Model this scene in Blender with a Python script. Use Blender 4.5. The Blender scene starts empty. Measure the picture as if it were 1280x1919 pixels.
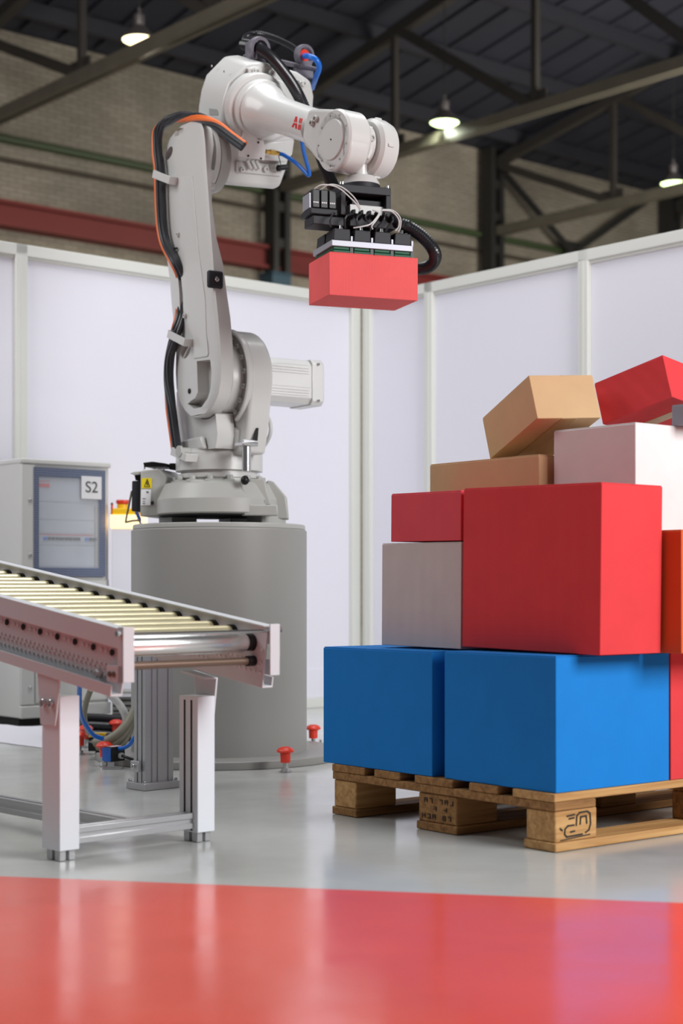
import bpy, bmesh, math, random
from mathutils import Vector, Matrix
random.seed(7)
V = Vector
PI = math.pi
SC = bpy.context.scene
COL = SC.collection

# ---------------------------------------------------------------- camera, world, lights, exposure
FPX, CX, CY, CAMH = 3000.0, 640.0, 1100.0, 0.65      # focal length in pixels, principal point, eye height
cam_d = bpy.data.cameras.new('camera')
cam = bpy.data.objects.new('camera', cam_d); COL.objects.link(cam)
cam.location = (0, 0, CAMH); cam.rotation_euler = (PI/2, 0, 0)
cam_d.sensor_fit = 'HORIZONTAL'; cam_d.sensor_width = 36.0
cam_d.lens = 36.0*FPX/1280.0
cam_d.shift_x = 0.0
cam_d.shift_y = (CY-1919/2)/1280.0
cam_d.clip_start = 0.05; cam_d.clip_end = 200
cam_d.dof.use_dof = True; cam_d.dof.focus_distance = 4.9; cam_d.dof.aperture_fstop = 4.4
SC.camera = cam

world = bpy.data.worlds.new('world'); SC.world = world
world.use_nodes = True
world.node_tree.nodes['Background'].inputs[0].default_value = (0.95, 0.97, 1.0, 1)
world.node_tree.nodes['Background'].inputs[1].default_value = 0.13

def area(name, loc, target, sx, sy, power, color=(1, 1, 1), spread=PI):
    l = bpy.data.lights.new(name, 'AREA'); l.shape = 'RECTANGLE'; l.size = sx; l.size_y = sy
    l.energy = power; l.color = color; l.spread = spread
    o = bpy.data.objects.new(name, l); COL.objects.link(o)
    o.location = loc
    o.rotation_euler = (V(target)-V(loc)).to_track_quat('-Z', 'Y').to_euler()
    return o
area('key_light', (4.0, 1.5, 2.7), (-0.2, 5.3, 1.0), 2.2, 2.2, 310, (0.985, 0.99, 1.0))
area('fill_light', (-3.2, 4.8, 3.6), (-0.3, 6.0, 1.4), 2.0, 2.0, 70, (0.98, 0.99, 1.0))
area('overhead_light', (0.1, 6.2, 5.6), (-0.4, 6.2, 0.0), 3.0, 3.0, 150, (0.97, 0.98, 1.0))  # soft light added above the cell; the roof over it is closed
area('brick_fill', (6.5, 17.0, 4.6), (3.2, 27.0, 4.6), 4.0, 2.0, 520, (1.0, 0.95, 0.86))  # unseen light added to brighten the right stretch of brick
area('brick_fill', (-2.5, 9.5, 6.0), (-6.0, 20.0, 5.0), 4.0, 2.0, 240, (1.0, 0.95, 0.90))  # second added light, out of view, for the brick at left
SC.view_settings.view_transform = 'Standard'
SC.view_settings.look = 'None'
SC.view_settings.exposure = 0.0
SC.view_settings.gamma = 1.0
SC.view_settings.use_curve_mapping = False

# ---------------------------------------------------------------- projection helpers (where a sight line meets a real plane)
def ray(px, py):
    return V(((px-CX)/FPX, 1.0, (CY-py)/FPX))
EYE = V((0, 0, CAMH))
def at(px, py, d):
    return EYE + ray(px, py)*d
def on_plane(px, py, p0, n):
    r = ray(px, py)
    return EYE + r*((p0-EYE).dot(n)/r.dot(n))
def on_floor(px, py, z=0.0):
    return on_plane(px, py, V((0, 0, z)), V((0, 0, 1)))
def reach(p, u, px):
    """length along horizontal direction u from p until the sight column px"""
    m = (px-CX)/FPX
    return (m*p.y-p.x)/(u.x-m*u.y)

# ---------------------------------------------------------------- materials
def lin(c):
    c = c/255.0
    return c/12.92 if c <= 0.04045 else ((c+0.055)/1.055)**2.4
def rgb(r, g, b):
    return (lin(r), lin(g), lin(b), 1)
def mat(name, col, rough=0.5, metal=0.0, var=0.0, vscale=20.0, bump=0.0, bscale=200.0, emit=0.0, coat=0.0, spec=0.5, stretch=(1, 1, 1), alpha=1.0, trans=0.0):
    m = bpy.data.materials.new(name); m.use_nodes = True
    nt = m.node_tree; b = nt.nodes['Principled BSDF']
    b.inputs['Base Color'].default_value = rgb(*col)
    b.inputs['Roughness'].default_value = rough
    b.inputs['Metallic'].default_value = metal
    b.inputs['Specular IOR Level'].default_value = spec
    b.inputs['Coat Weight'].default_value = coat
    b.inputs['Alpha'].default_value = alpha
    b.inputs['Transmission Weight'].default_value = trans
    if emit:
        b.inputs['Emission Color'].default_value = rgb(*col)
        b.inputs['Emission Strength'].default_value = emit
    tc = nt.nodes.new('ShaderNodeTexCoord')
    mp = nt.nodes.new('ShaderNodeMapping'); mp.inputs['Scale'].default_value = stretch
    nt.links.new(tc.outputs['Object'], mp.inputs['Vector'])
    if var:
        n = nt.nodes.new('ShaderNodeTexNoise'); n.inputs['Scale'].default_value = vscale; n.inputs['Detail'].default_value = 6
        nt.links.new(mp.outputs['Vector'], n.inputs['Vector'])
        r = nt.nodes.new('ShaderNodeMapRange'); r.inputs['To Min'].default_value = 1-var; r.inputs['To Max'].default_value = 1+var
        r.inputs['From Min'].default_value = 0.25; r.inputs['From Max'].default_value = 0.75
        nt.links.new(n.outputs['Fac'], r.inputs['Value'])
        mx = nt.nodes.new('ShaderNodeMix'); mx.data_type = 'RGBA'; mx.blend_type = 'MULTIPLY'; mx.inputs[0].default_value = 1
        mx.inputs[6].default_value = rgb(*col)
        nt.links.new(r.outputs['Result'], mx.inputs[7])
        nt.links.new(mx.outputs[2], b.inputs['Base Color'])
    if bump:
        n2 = nt.nodes.new('ShaderNodeTexNoise'); n2.inputs['Scale'].default_value = bscale; n2.inputs['Detail'].default_value = 3
        nt.links.new(mp.outputs['Vector'], n2.inputs['Vector'])
        bp = nt.nodes.new('ShaderNodeBump'); bp.inputs['Strength'].default_value = bump; bp.inputs['Distance'].default_value = 0.002
        nt.links.new(n2.outputs['Fac'], bp.inputs['Height'])
        nt.links.new(bp.outputs['Normal'], b.inputs['Normal'])
    return m

def card(name, col, rib=0.25):
    """painted corrugated board: faint vertical flutes in relief, slight mottling"""
    m = mat(name, col, 0.72, var=0.05, vscale=9, spec=0.25)
    nt = m.node_tree; b = nt.nodes['Principled BSDF']
    tc = nt.nodes.new('ShaderNodeTexCoord')
    sp = nt.nodes.new('ShaderNodeSeparateXYZ'); nt.links.new(tc.outputs['Object'], sp.inputs[0])
    ad = nt.nodes.new('ShaderNodeMath'); ad.operation = 'ADD'
    nt.links.new(sp.outputs['X'], ad.inputs[0]); nt.links.new(sp.outputs['Y'], ad.inputs[1])
    cb = nt.nodes.new('ShaderNodeCombineXYZ'); nt.links.new(ad.outputs[0], cb.inputs[0])
    w = nt.nodes.new('ShaderNodeTexWave'); w.inputs['Scale'].default_value = 45; w.inputs['Distortion'].default_value = 1.0
    nt.links.new(cb.outputs[0], w.inputs['Vector'])
    bp = nt.nodes.new('ShaderNodeBump'); bp.inputs['Strength'].default_value = rib; bp.inputs['Distance'].default_value = 0.0012
    nt.links.new(w.outputs['Fac'], bp.inputs['Height']); nt.links.new(bp.outputs['Normal'], b.inputs['Normal'])
    return m

M = {}
M['robot'] = mat('robot_white_enamel', (203, 203, 200), 0.30, bump=0.05, bscale=60, coat=0.15)
M['robot_base'] = mat('robot_base_enamel', (176, 176, 171), 0.38, bump=0.06, bscale=50)
M['plate_white'] = mat('plate_white_enamel', (228, 228, 226), 0.4)
M['cast'] = mat('rough_cast_enamel', (205, 207, 208), 0.5, var=0.05, vscale=120, bump=0.12, bscale=160)
M['pedestal'] = mat('pedestal_grey_paint', (150, 149, 145), 0.45, var=0.015, vscale=4)
M['steel'] = mat('bright_steel', (205, 205, 205), 0.22, 1.0)
M['alu'] = mat('anodised_aluminium', (196, 196, 198), 0.38, 0.85, bump=0.05, bscale=300)
M['alu_plate'] = mat('matt_aluminium_plate', (158, 158, 166), 0.5, 0.5)
M['motor'] = mat('silver_motor_paint', (222, 222, 220), 0.32, 0.35)
M['zinc'] = mat('yellow_zinc_roller', (226, 216, 178), 0.33, 0.75, var=0.06, vscale=8)
M['chrome'] = mat('chrome_roller', (222, 224, 222), 0.27, 0.9)
M['frame'] = mat('rail_grey_paint', (200, 202, 205), 0.45)
M['legpaint'] = mat('leg_white_grey_paint', (220, 223, 228), 0.42)
M['brown_tube'] = mat('brown_bare_tube', (120, 100, 86), 0.35, 0.6)
M['black'] = mat('black_plastic', (20, 20, 22), 0.42, spec=0.35)
M['dark'] = mat('charcoal_plastic', (40, 40, 44), 0.55, spec=0.3)
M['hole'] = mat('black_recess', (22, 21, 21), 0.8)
M['rubber'] = mat('black_cable', (40, 41, 46), 0.33)
M['hose'] = mat('black_corrugated_hose', (34, 34, 38), 0.25)
M['orange'] = mat('orange_cable', (226, 106, 30), 0.4)
M['blue'] = mat('blue_air_hose', (22, 104, 200), 0.25)
M['grey_hose'] = mat('olive_grey_hose', (132, 128, 112), 0.5)
M['pale_cable'] = mat('pale_grey_cable', (200, 200, 198), 0.45)
M['ringplastic'] = mat('lilac_grey_plastic', (104, 100, 110), 0.45)
M['brass'] = mat('brass_fitting', (214, 170, 90), 0.25, 1.0)
M['red'] = mat('red_plastic', (220, 58, 38), 0.35)
M['yellow'] = mat('yellow_plastic', (240, 190, 20), 0.4)
M['yellow_label'] = mat('yellow_warning_print', (230, 205, 30), 0.5)
M['white_label'] = mat('white_label_print', (222, 222, 224), 0.5)
M['ink'] = mat('black_ink', (34, 32, 28), 0.6)
M['logo'] = mat('red_logo_print', (206, 16, 24), 0.4)
M['green'] = mat('green_suction_rubber', (4, 78, 50), 0.5, spec=0.3)
M['panel'] = mat('partition_panel', (222, 221, 230), 0.6)
M['post'] = mat('partition_profile', (212, 213, 207), 0.45)
M['cabinet'] = mat('cabinet_grey_enamel', (206, 206, 202), 0.42)
M['cab_inner'] = mat('breaker_panel_grey', (172, 177, 187), 0.55)
M['glass'] = mat('door_pane', (235, 240, 245), 0.05, alpha=0.16)
M['blue_paint'] = mat('blue_painted_panel', (40, 100, 190), 0.4)
M['beacon'] = mat('lit_beacon', (255, 214, 150), 0.4, emit=1.6)
M['lamp'] = mat('lamp_diffuser', (255, 238, 190), 0.4, emit=5.0)
M['lamp_cool'] = mat('lamp_diffuser_cool', (228, 255, 186), 0.4, emit=5.0)
M['shade'] = mat('lamp_shade_metal', (110, 105, 105), 0.45, 0.5)
M['roof'] = mat('roof_dark_sheet', (46, 47, 58), 0.7, var=0.12, vscale=1.2)
M['purlin'] = mat('purlin_dark_steel', (44, 44, 52), 0.6)
M['truss'] = mat('truss_brown_steel', (54, 51, 48), 0.55, var=0.12, vscale=3)
M['chord'] = mat('chord_lamplit_steel', (98, 93, 82), 0.5, var=0.12, vscale=3)  # truss steel made lighter: lamplight on the bottom chords put into the colour
M['column'] = mat('column_black_steel', (40, 39, 37), 0.6, var=0.1, vscale=3)
M['beam_red'] = mat('oxide_red_paint', (112, 34, 30), 0.6, var=0.1, vscale=2)
M['pipe_green'] = mat('dark_green_pipe', (62, 76, 48), 0.5)
M['pipe_dark'] = mat('dark_conduit', (70, 62, 52), 0.6)
M['teal'] = mat('teal_sheet', (38, 66, 82), 0.5)
M['sheet'] = mat('white_plastic_sheet', (226, 225, 232), 0.45)
M['c_red'] = card('red_painted_board', (208, 58, 62))
M['c_red2'] = card('soft_red_board', (232, 94, 94), 0.35)
M['c_red3'] = card('faded_red_board', (214, 74, 84))
M['c_blue'] = card('blue_painted_board', (10, 118, 196), 0.12)
M['c_white'] = card('white_painted_board', (214, 212, 211), 0.12)
M['c_white_shaded'] = card('shaded_white_board', (196, 182, 178), 0.3)  # white board with the shade on its left face put into the colour
M['c_brown'] = card('plain_brown_board', (194, 160, 120), 0.15)
M['c_orange'] = card('orange_painted_board', (206, 98, 52), 0.2)
M['c_grey'] = card('slate_grey_board', (140, 146, 156), 0.15)
M['tape'] = mat('brown_parcel_tape', (176, 138, 92), 0.25)

def wood(name, a, b_):
    m = mat(name, a, 0.7, spec=0.25)
    nt = m.node_tree; b = nt.nodes['Principled BSDF']
    tc = nt.nodes.new('ShaderNodeTexCoord'); mp = nt.nodes.new('ShaderNodeMapping'); mp.inputs['Rotation'].default_value = (0, 0, math.radians(-39))
    mp2 = nt.nodes.new('ShaderNodeMapping'); mp2.inputs['Scale'].default_value = (3, 55, 55)
    nt.links.new(tc.outputs['Object'], mp.inputs['Vector']); nt.links.new(mp.outputs['Vector'], mp2.inputs['Vector']); mp = mp2
    n = nt.nodes.new('ShaderNodeTexNoise'); n.inputs['Scale'].default_value = 1.0; n.inputs['Detail'].default_value = 7; n.inputs['Distortion'].default_value = 0.8
    nt.links.new(mp.outputs['Vector'], n.inputs['Vector'])
    cr = nt.nodes.new('ShaderNodeValToRGB'); cr.color_ramp.elements[0].position = 0.3; cr.color_ramp.elements[1].position = 0.7
    cr.color_ramp.elements[0].color = rgb(*b_); cr.color_ramp.elements[1].color = rgb(*a)
    nt.links.new(n.outputs['Fac'], cr.inputs[0]); nt.links.new(cr.outputs[0], b.inputs['Base Color'])
    bp = nt.nodes.new('ShaderNodeBump'); bp.inputs['Strength'].default_value = 0.4; bp.inputs['Distance'].default_value = 0.002
    nt.links.new(n.outputs['Fac'], bp.inputs['Height']); nt.links.new(bp.outputs['Normal'], b.inputs['Normal'])
    return m
M['wood'] = wood('pallet_pine', (204, 162, 108), (164, 118, 70))
M['wood2'] = wood('pallet_pine_weathered', (170, 126, 78), (118, 82, 48))

# floor: glossy epoxy, grey with a red field beyond a painted edge
def floor_mat():
    m = bpy.data.materials.new('epoxy_floor'); m.use_nodes = True
    nt = m.node_tree; b = nt.nodes['Principled BSDF']; L = nt.links.new
    tc = nt.nodes.new('ShaderNodeTexCoord')
    sp = nt.nodes.new('ShaderNodeSeparateXYZ'); L(tc.outputs['Object'], sp.inputs[0])
    p, q = on_floor(0, 1642), on_floor(1280, 1692)
    d = (q-p).normalized()
    # signed distance to the straight paint edge, positive towards the camera
    mx = nt.nodes.new('ShaderNodeMath'); mx.operation = 'MULTIPLY'; mx.inputs[1].default_value = d.y; L(sp.outputs['X'], mx.inputs[0])
    my = nt.nodes.new('ShaderNodeMath'); my.operation = 'MULTIPLY'; my.inputs[1].default_value = -d.x; L(sp.outputs['Y'], my.inputs[0])
    ad = nt.nodes.new('ShaderNodeMath'); ad.operation = 'ADD'; L(mx.outputs[0], ad.inputs[0]); L(my.outputs[0], ad.inputs[1])
    ad2 = nt.nodes.new('ShaderNodeMath'); ad2.operation = 'ADD'; ad2.inputs[1].default_value = -(p.x*d.y-p.y*d.x); L(ad.outputs[0], ad2.inputs[0])
    st = nt.nodes.new('ShaderNodeMapRange'); st.inputs['From Min'].default_value = -0.002; st.inputs['From Max'].default_value = 0.002
    L(ad2.outputs[0], st.inputs['Value'])
    def noisy(scale, lo, hi):
        n = nt.nodes.new('ShaderNodeTexNoise'); n.inputs['Scale'].default_value = scale; n.inputs['Detail'].default_value = 5
        L(tc.outputs['Object'], n.inputs['Vector'])
        r = nt.nodes.new('ShaderNodeMapRange'); r.inputs['From Min'].default_value = 0.3; r.inputs['From Max'].default_value = 0.7
        r.inputs['To Min'].default_value = lo; r.inputs['To Max'].default_value = hi; L(n.outputs['Fac'], r.inputs['Value'])
        return r
    cm = nt.nodes.new('ShaderNodeMix'); cm.data_type = 'RGBA'
    cm.inputs[6].default_value = rgb(190, 191, 187); cm.inputs[7].default_value = rgb(232, 90, 74)
    L(st.outputs[0], cm.inputs[0])
    mu = nt.nodes.new('ShaderNodeMix'); mu.data_type = 'RGBA'; mu.blend_type = 'MULTIPLY'; mu.inputs[0].default_value = 1
    L(cm.outputs[2], mu.inputs[6]); L(noisy(2.2, 0.93, 1.05).outputs[0], mu.inputs[7]); L(mu.outputs[2], b.inputs['Base Color'])
    L(noisy(7, 0.13, 0.22).outputs[0], b.inputs['Roughness'])
    b.inputs['Specular IOR Level'].default_value = 0.6
    n = nt.nodes.new('ShaderNodeTexNoise'); n.inputs['Scale'].default_value = 14; n.inputs['Detail'].default_value = 2
    L(tc.outputs['Object'], n.inputs['Vector'])
    bp = nt.nodes.new('ShaderNodeBump'); bp.inputs['Strength'].default_value = 0.08; bp.inputs['Distance'].default_value = 0.004
    L(n.outputs['Fac'], bp.inputs['Height']); L(bp.outputs['Normal'], b.inputs['Normal'])
    return m
M['floor'] = floor_mat()

def brick_mat(direction):
    m = bpy.data.materials.new('whitewashed_brick'); m.use_nodes = True
    nt = m.node_tree; b = nt.nodes['Principled BSDF']; L = nt.links.new
    tc = nt.nodes.new('ShaderNodeTexCoord')
    mp = nt.nodes.new('ShaderNodeMapping'); mp.inputs['Rotation'].default_value = (0, 0, -math.atan2(direction.y, direction.x))
    L(tc.outputs['Object'], mp.inputs['Vector'])
    sp = nt.nodes.new('ShaderNodeSeparateXYZ'); L(mp.outputs[0], sp.inputs[0])
    cb = nt.nodes.new('ShaderNodeCombineXYZ'); L(sp.outputs['X'], cb.inputs[0]); L(sp.outputs['Z'], cb.inputs[1])
    br = nt.nodes.new('ShaderNodeTexBrick'); br.inputs['Scale'].default_value = 1.0
    br.inputs['Brick Width'].default_value = 0.23; br.inputs['Row Height'].default_value = 0.062; br.inputs['Mortar Size'].default_value = 0.009
    br.inputs['Color1'].default_value = rgb(158, 150, 136); br.inputs['Color2'].default_value = rgb(144, 136, 122); br.inputs['Mortar'].default_value = rgb(124, 116, 104)
    L(cb.outputs[0], br.inputs['Vector'])
    n = nt.nodes.new('ShaderNodeTexNoise'); n.inputs['Scale'].default_value = 0.9; n.inputs['Detail'].default_value = 6
    L(tc.outputs['Object'], n.inputs['Vector'])
    r = nt.nodes.new('ShaderNodeMapRange'); r.inputs['From Min'].default_value = 0.3; r.inputs['From Max'].default_value = 0.7; r.inputs['To Min'].default_value = 0.75; r.inputs['To Max'].default_value = 1.15
    L(n.outputs['Fac'], r.inputs['Value'])
    mu = nt.nodes.new('ShaderNodeMix'); mu.data_type = 'RGBA'; mu.blend_type = 'MULTIPLY'; mu.inputs[0].default_value = 1
    L(br.outputs['Color'], mu.inputs[6]); L(r.outputs[0], mu.inputs[7]); L(mu.outputs[2], b.inputs['Base Color'])
    bp = nt.nodes.new('ShaderNodeBump'); bp.inputs['Strength'].default_value = 0.5; bp.inputs['Distance'].default_value = 0.01; bp.invert = True
    L(br.outputs['Fac'], bp.inputs['Height']); L(bp.outputs['Normal'], b.inputs['Normal'])
    b.inputs['Roughness'].default_value = 0.85
    return m

def grid_mat():
    m = mat('perforated_blue_grey_frame', (78, 88, 112), 0.5)
    nt = m.node_tree; b = nt.nodes['Principled BSDF']; L = nt.links.new
    tc = nt.nodes.new('ShaderNodeTexCoord'); mp = nt.nodes.new('ShaderNodeMapping'); mp.inputs['Rotation'].default_value = (0, 0, -math.atan2(0.647, 0.762))
    L(tc.outputs['Object'], mp.inputs['Vector'])
    sp = nt.nodes.new('ShaderNodeSeparateXYZ'); L(mp.outputs[0], sp.inputs[0])
    cb = nt.nodes.new('ShaderNodeCombineXYZ'); L(sp.outputs['X'], cb.inputs[0]); L(sp.outputs['Z'], cb.inputs[1])
    br = nt.nodes.new('ShaderNodeTexBrick'); br.offset = 0; br.inputs['Scale'].default_value = 1.0
    br.inputs['Brick Width'].default_value = 0.0105; br.inputs['Row Height'].default_value = 0.0105; br.inputs['Mortar Size'].default_value = 0.0022
    br.inputs['Color1'].default_value = rgb(46, 55, 78); br.inputs['Color2'].default_value = rgb(52, 60, 84); br.inputs['Mortar'].default_value = rgb(112, 122, 146)
    L(cb.outputs[0], br.inputs['Vector']); L(br.outputs['Color'], b.inputs['Base Color'])
    return m
M['grid'] = grid_mat()

# ---------------------------------------------------------------- mesh building
class MB:
    def __init__(s): s.v = []; s.f = []
    def add(s, vs, fs):
        o = len(s.v); s.v += [V(p) for p in vs]; s.f += [tuple(i+o for i in f) for f in fs]; return s
    def box(s, o, ax, ay, az):
        """o corner, three edge vectors"""
        o, ax, ay, az = V(o), V(ax), V(ay), V(az)
        if ax.cross(ay).dot(az) < 0: ax, ay = ay, ax
        p = [o, o+ax, o+ax+ay, o+ay, o+az, o+ax+az, o+ax+ay+az, o+ay+az]
        return s.add(p, [(3, 2, 1, 0), (4, 5, 6, 7), (0, 1, 5, 4), (1, 2, 6, 5), (2, 3, 7, 6), (3, 0, 4, 7)])
    def cbox(s, c, ux, uy, uz, lx, ly, lz):
        ux, uy, uz = V(ux)*lx, V(uy)*ly, V(uz)*lz
        return s.box(V(c)-ux/2-uy/2-uz/2, ux, uy, uz)
    def prism(s, pts, vec):
        pts = [V(p) for p in pts]; vec = V(vec); n = len(pts)
        nrm = V((0, 0, 0))
        for i in range(n): nrm += pts[i].cross(pts[(i+1) % n])
        if nrm.dot(vec) > 0: pts = pts[::-1]
        return s.add(pts+[p+vec for p in pts], [tuple(range(n)), tuple(range(2*n-1, n-1, -1))] + [((i+1) % n, i, n+i, n+(i+1) % n) for i in range(n)])
    def rings(s, rings, cap=True, closed=False):
        n = len(rings[0]); vs = [p for r in rings for p in r]; fs = []
        m = len(rings)
        for k in range(m if closed else m-1):
            a, b = k*n, ((k+1) % m)*n
            for i in range(n):
                j = (i+1) % n
                fs.append((a+i, a+j, b+j, b+i))
        if cap and not closed:
            fs.append(tuple(range(n-1, -1, -1))); fs.append(tuple((m-1)*n+i for i in range(n)))
        return s.add(vs, fs)
    def lathe(s, prof, o, axis, n=48, ref=None, ring=False):
        """prof: list of (radius, height along axis)"""
        o, a = V(o), V(axis).normalized()
        u = V(ref) if ref else (V((0, 0, 1)) if abs(a.z) < 0.9 else V((1, 0, 0)))
        u = (u-a*u.dot(a)).normalized(); w = a.cross(u)
        rs = [[o+a*h+(u*math.cos(2*PI*i/n)+w*math.sin(2*PI*i/n))*max(r, 1e-5) for i in range(n)] for r, h in prof]
        return s.rings(rs, closed=ring)
    def cyl(s, p0, p1, r, r1=None, n=20):
        p0, p1 = V(p0), V(p1); L = (p1-p0).length
        return s.lathe([(r, 0), (r if r1 is None else r1, L)], p0, p1-p0, n)
    def tube(s, pts, r, n=10, ridge=0.0, pitch=0.0):
        pts = resample(pts, pitch/2 if ridge else None)
        rs = []; up = None
        for i, p in enumerate(pts):
            t = (pts[min(i+1, len(pts)-1)]-pts[max(i-1, 0)]).normalized()
            if up is None:
                up = V((0, 0, 1)) if abs(t.z) < 0.9 else V((1, 0, 0))
            up = (up-t*up.dot(t)).normalized(); w = t.cross(up)
            rr = r-(ridge if i % 2 else 0)
            rs.append([p+(up*math.cos(2*PI*k/n)+w*math.sin(2*PI*k/n))*rr for k in range(n)])
        return s.rings(rs)
    def ball(s, c, r, n=16, m=10, sc=(1, 1, 1)):
        c = V(c)
        return s.rings([[c+V((r*sc[0]*math.sin(PI*max(0.001, min(j/m, 0.999)))*math.cos(2*PI*i/n), r*sc[1]*math.sin(PI*max(0.001, min(j/m, 0.999)))*math.sin(2*PI*i/n), -r*sc[2]*math.cos(PI*j/m))) for i in range(n)] for j in range(m+1)])
    def build(s, name, m, parent=None, bevel=0.0, seg=2, angle=35, flat=False, kind=None, org=None):
        me = bpy.data.meshes.new(name)
        root = parent
        base = V((0, 0, 0))
        q = parent
        while q is not None:
            base = base+V(q.location); q = q.parent
        if parent is None and org is not None: base = V(org)
        me.from_pydata([tuple(p-base) for p in s.v], [], s.f)
        me.materials.append(M[m] if isinstance(m, str) else m)
        bm = bmesh.new(); bm.from_mesh(me); bmesh.ops.recalc_face_normals(bm, faces=bm.faces); bm.to_mesh(me); bm.free()
        if not flat:
            me.polygons.foreach_set('use_smooth', [True]*len(me.polygons))
            me.set_sharp_from_angle(angle=math.radians(angle))
        o = bpy.data.objects.new(name, me); COL.objects.link(o)
        if parent: o.parent = parent
        elif org is not None: o.location = base
        if bevel:
            b = o.modifiers.new('bevel', 'BEVEL'); b.width = bevel; b.segments = seg; b.limit_method = 'ANGLE'; b.angle_limit = math.radians(38)
            b.harden_normals = False
        if kind: o['kind'] = kind
        return o

def resample(pts, step=None):
    pts = [V(p) for p in pts]
    if len(pts) > 2:
        out = []
        P = [pts[0]*2-pts[1]]+pts+[pts[-1]*2-pts[-2]]
        for i in range(1, len(P)-2):
            for k in range(10):
                t = k/10
                out.append(0.5*((2*P[i])+(P[i+1]-P[i-1])*t+(2*P[i-1]-5*P[i]+4*P[i+1]-P[i+2])*t*t+(3*P[i]-P[i-1]-3*P[i+1]+P[i+2])*t**3))
        out.append(pts[-1]); pts = out
    if step:
        out = [pts[0]]; acc = 0.0
        for a, b in zip(pts, pts[1:]):
            L = (b-a).length; t = step-acc
            while t <= L:
                out.append(a+(b-a)*(t/L)); t += step
            acc = L-(t-step)
        pts = out
    return pts

def cut(o, cutter):
    """carve a real recess into o, then drop the cutter"""
    c = cutter.build('cutter', 'hole')
    c.location = V((0, 0, 0)); 
    q = o.parent; base = V((0, 0, 0))
    while q is not None: base = base+V(q.location); q = q.parent
    c.location = -base if o.parent else c.location
    c.parent = o.parent
    md = o.modifiers.new('cut', 'BOOLEAN'); md.object = c; md.operation = 'DIFFERENCE'; md.solver = 'EXACT'
    bpy.context.view_layer.update()
    dg = bpy.context.evaluated_depsgraph_get()
    me = bpy.data.meshes.new_from_object(o.evaluated_get(dg))
    o.modifiers.clear(); o.data = me
    me.set_sharp_from_angle(angle=math.radians(35))
    bpy.data.objects.remove(c)

def thing(name, loc, label, cat, group=None):
    o = bpy.data.objects.new(name, None); COL.objects.link(o); o.location = V(loc); o.empty_display_size = 0.1
    tag(o, label, cat, group); return o
def tag(o, label=None, cat=None, group=None, kind=None):
    if label: o['label'] = label
    if cat: o['category'] = cat
    if group: o['group'] = group
    if kind: o['kind'] = kind
    return o
def copy_tree(o, parent=None, loc=None):
    c = o.copy(); COL.objects.link(c); c.parent = parent
    if loc is not None: c.location = loc
    for ch in list(o.children): copy_tree(ch, c)
    return c
def hdir(vx):
    """unit horizontal direction whose vanishing point lies at column vx"""
    return V((vx-CX, FPX, 0)).normalized()
Z = V((0, 0, 1))

# ================================================================ THE SETTING
fl = MB(); fl.box((-14, -2, -0.1), (34, 0, 0), (0, 42, 0), (0, 0, 0.1))
tag(fl.build('floor', 'floor', flat=True), kind='structure')

LW = hdir(4173)                       # left partition, brick wall and roof purlins all run this way
RW_ = V((-LW.y, LW.x, 0))             # across: away from the camera to the left
corner = at(676, CY, 8.8); corner.z = 0
WTOP = 2.245

def partition(name, p, u, n, length, posts, label):
    """p: corner on floor, u: direction along the wall, n: towards the room"""
    root = MB().box(p-n*0.05+Z*0.02, u*length, n*0.03, Z*(WTOP-0.04)).build(name, 'panel', org=p)
    tag(root, kind='structure')
    r = MB().box(p-n*0.055+Z*(WTOP-0.055), u*length, n*0.06, Z*0.055); r.build('top_rail', 'post', root, bevel=0.004)
    r = MB().box(p-n*0.02+Z*(WTOP-0.068), u*length, n*0.012, Z*0.014); r.build('bead', 'post', root)
    r = MB().box(p-n*0.055+Z*0.0, u*length, n*0.06, Z*0.055); r.build('bottom_rail', 'post', root, bevel=0.004)
    r = MB().box(p-n*0.02+Z*0.055, u*length, n*0.008, Z*0.155); r.build('kick_panel', 'panel', root, bevel=0.002)
    for t in posts:
        q = MB().box(p+u*(t-0.032)-n*0.055, u*0.064, n*0.06, Z*WTOP); q.build('post', 'post', root, bevel=0.004)
        q = MB().box(p+u*(t-0.006)-n*0.0, u*0.012, n*0.008, Z*(WTOP-0.055)); q.build('cover_bead', 'post', root)
    return root
nl = V((LW.y, -LW.x, 0))              # left wall faces the room to the right
tl = -reach(corner, LW, 40)
RD = V((LW.y, -LW.x, 0))              # right wall runs from the corner towards the camera and right
nr = -LW
wl = partition('wall_left', corner-nr*0.0, -LW, nl, 4.2, [0.035, tl, tl+2.06], '')
t1, t2 = reach(corner, RD, 803), reach(corner, RD, 1093)
wr = partition('wall_right', corner, RD, nr, t2+2.4, [0.05, t1, t2, 2*t2-t1, 3*t2-2*t1], '')

# ---- the old hall behind: brick wall, roof, trusses, columns
KB = 85000.0
def brick_pt(px, z=0.0, off=0.0):
    d = KB/(4173-px); p = at(px, CY, d); p.z = z
    return p+RD*off
b0, b1 = brick_pt(-1300), brick_pt(1800)
blen = (b1-b0).length
EAVE = 7.75
w = MB().box(b0-RD*0.35, LW*blen, RD*0.35, Z*EAVE)
tag(w.build('wall_back', brick_mat(LW), org=b0), kind='structure')
rise = math.tan(math.radians(11))
rf = MB().box(b0-RD*0.6+Z*(EAVE+0.02-0.6*rise), LW*blen, RD*26+Z*26*rise, Z*0.12)
roof = tag(rf.build('ceiling', 'roof', org=b0, flat=True), kind='structure')
for i in range(14):
    o = 0.7+i*1.5
    MB().box(b0+RD*o+Z*(EAVE+o*rise-0.2), LW*blen, RD*0.09, Z*0.2).build('purlin', 'purlin', roof)
for i in range(2):   # sheet joints: raised standing seams joined into one part
    pass
sm = MB()
k = 0.0
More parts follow.
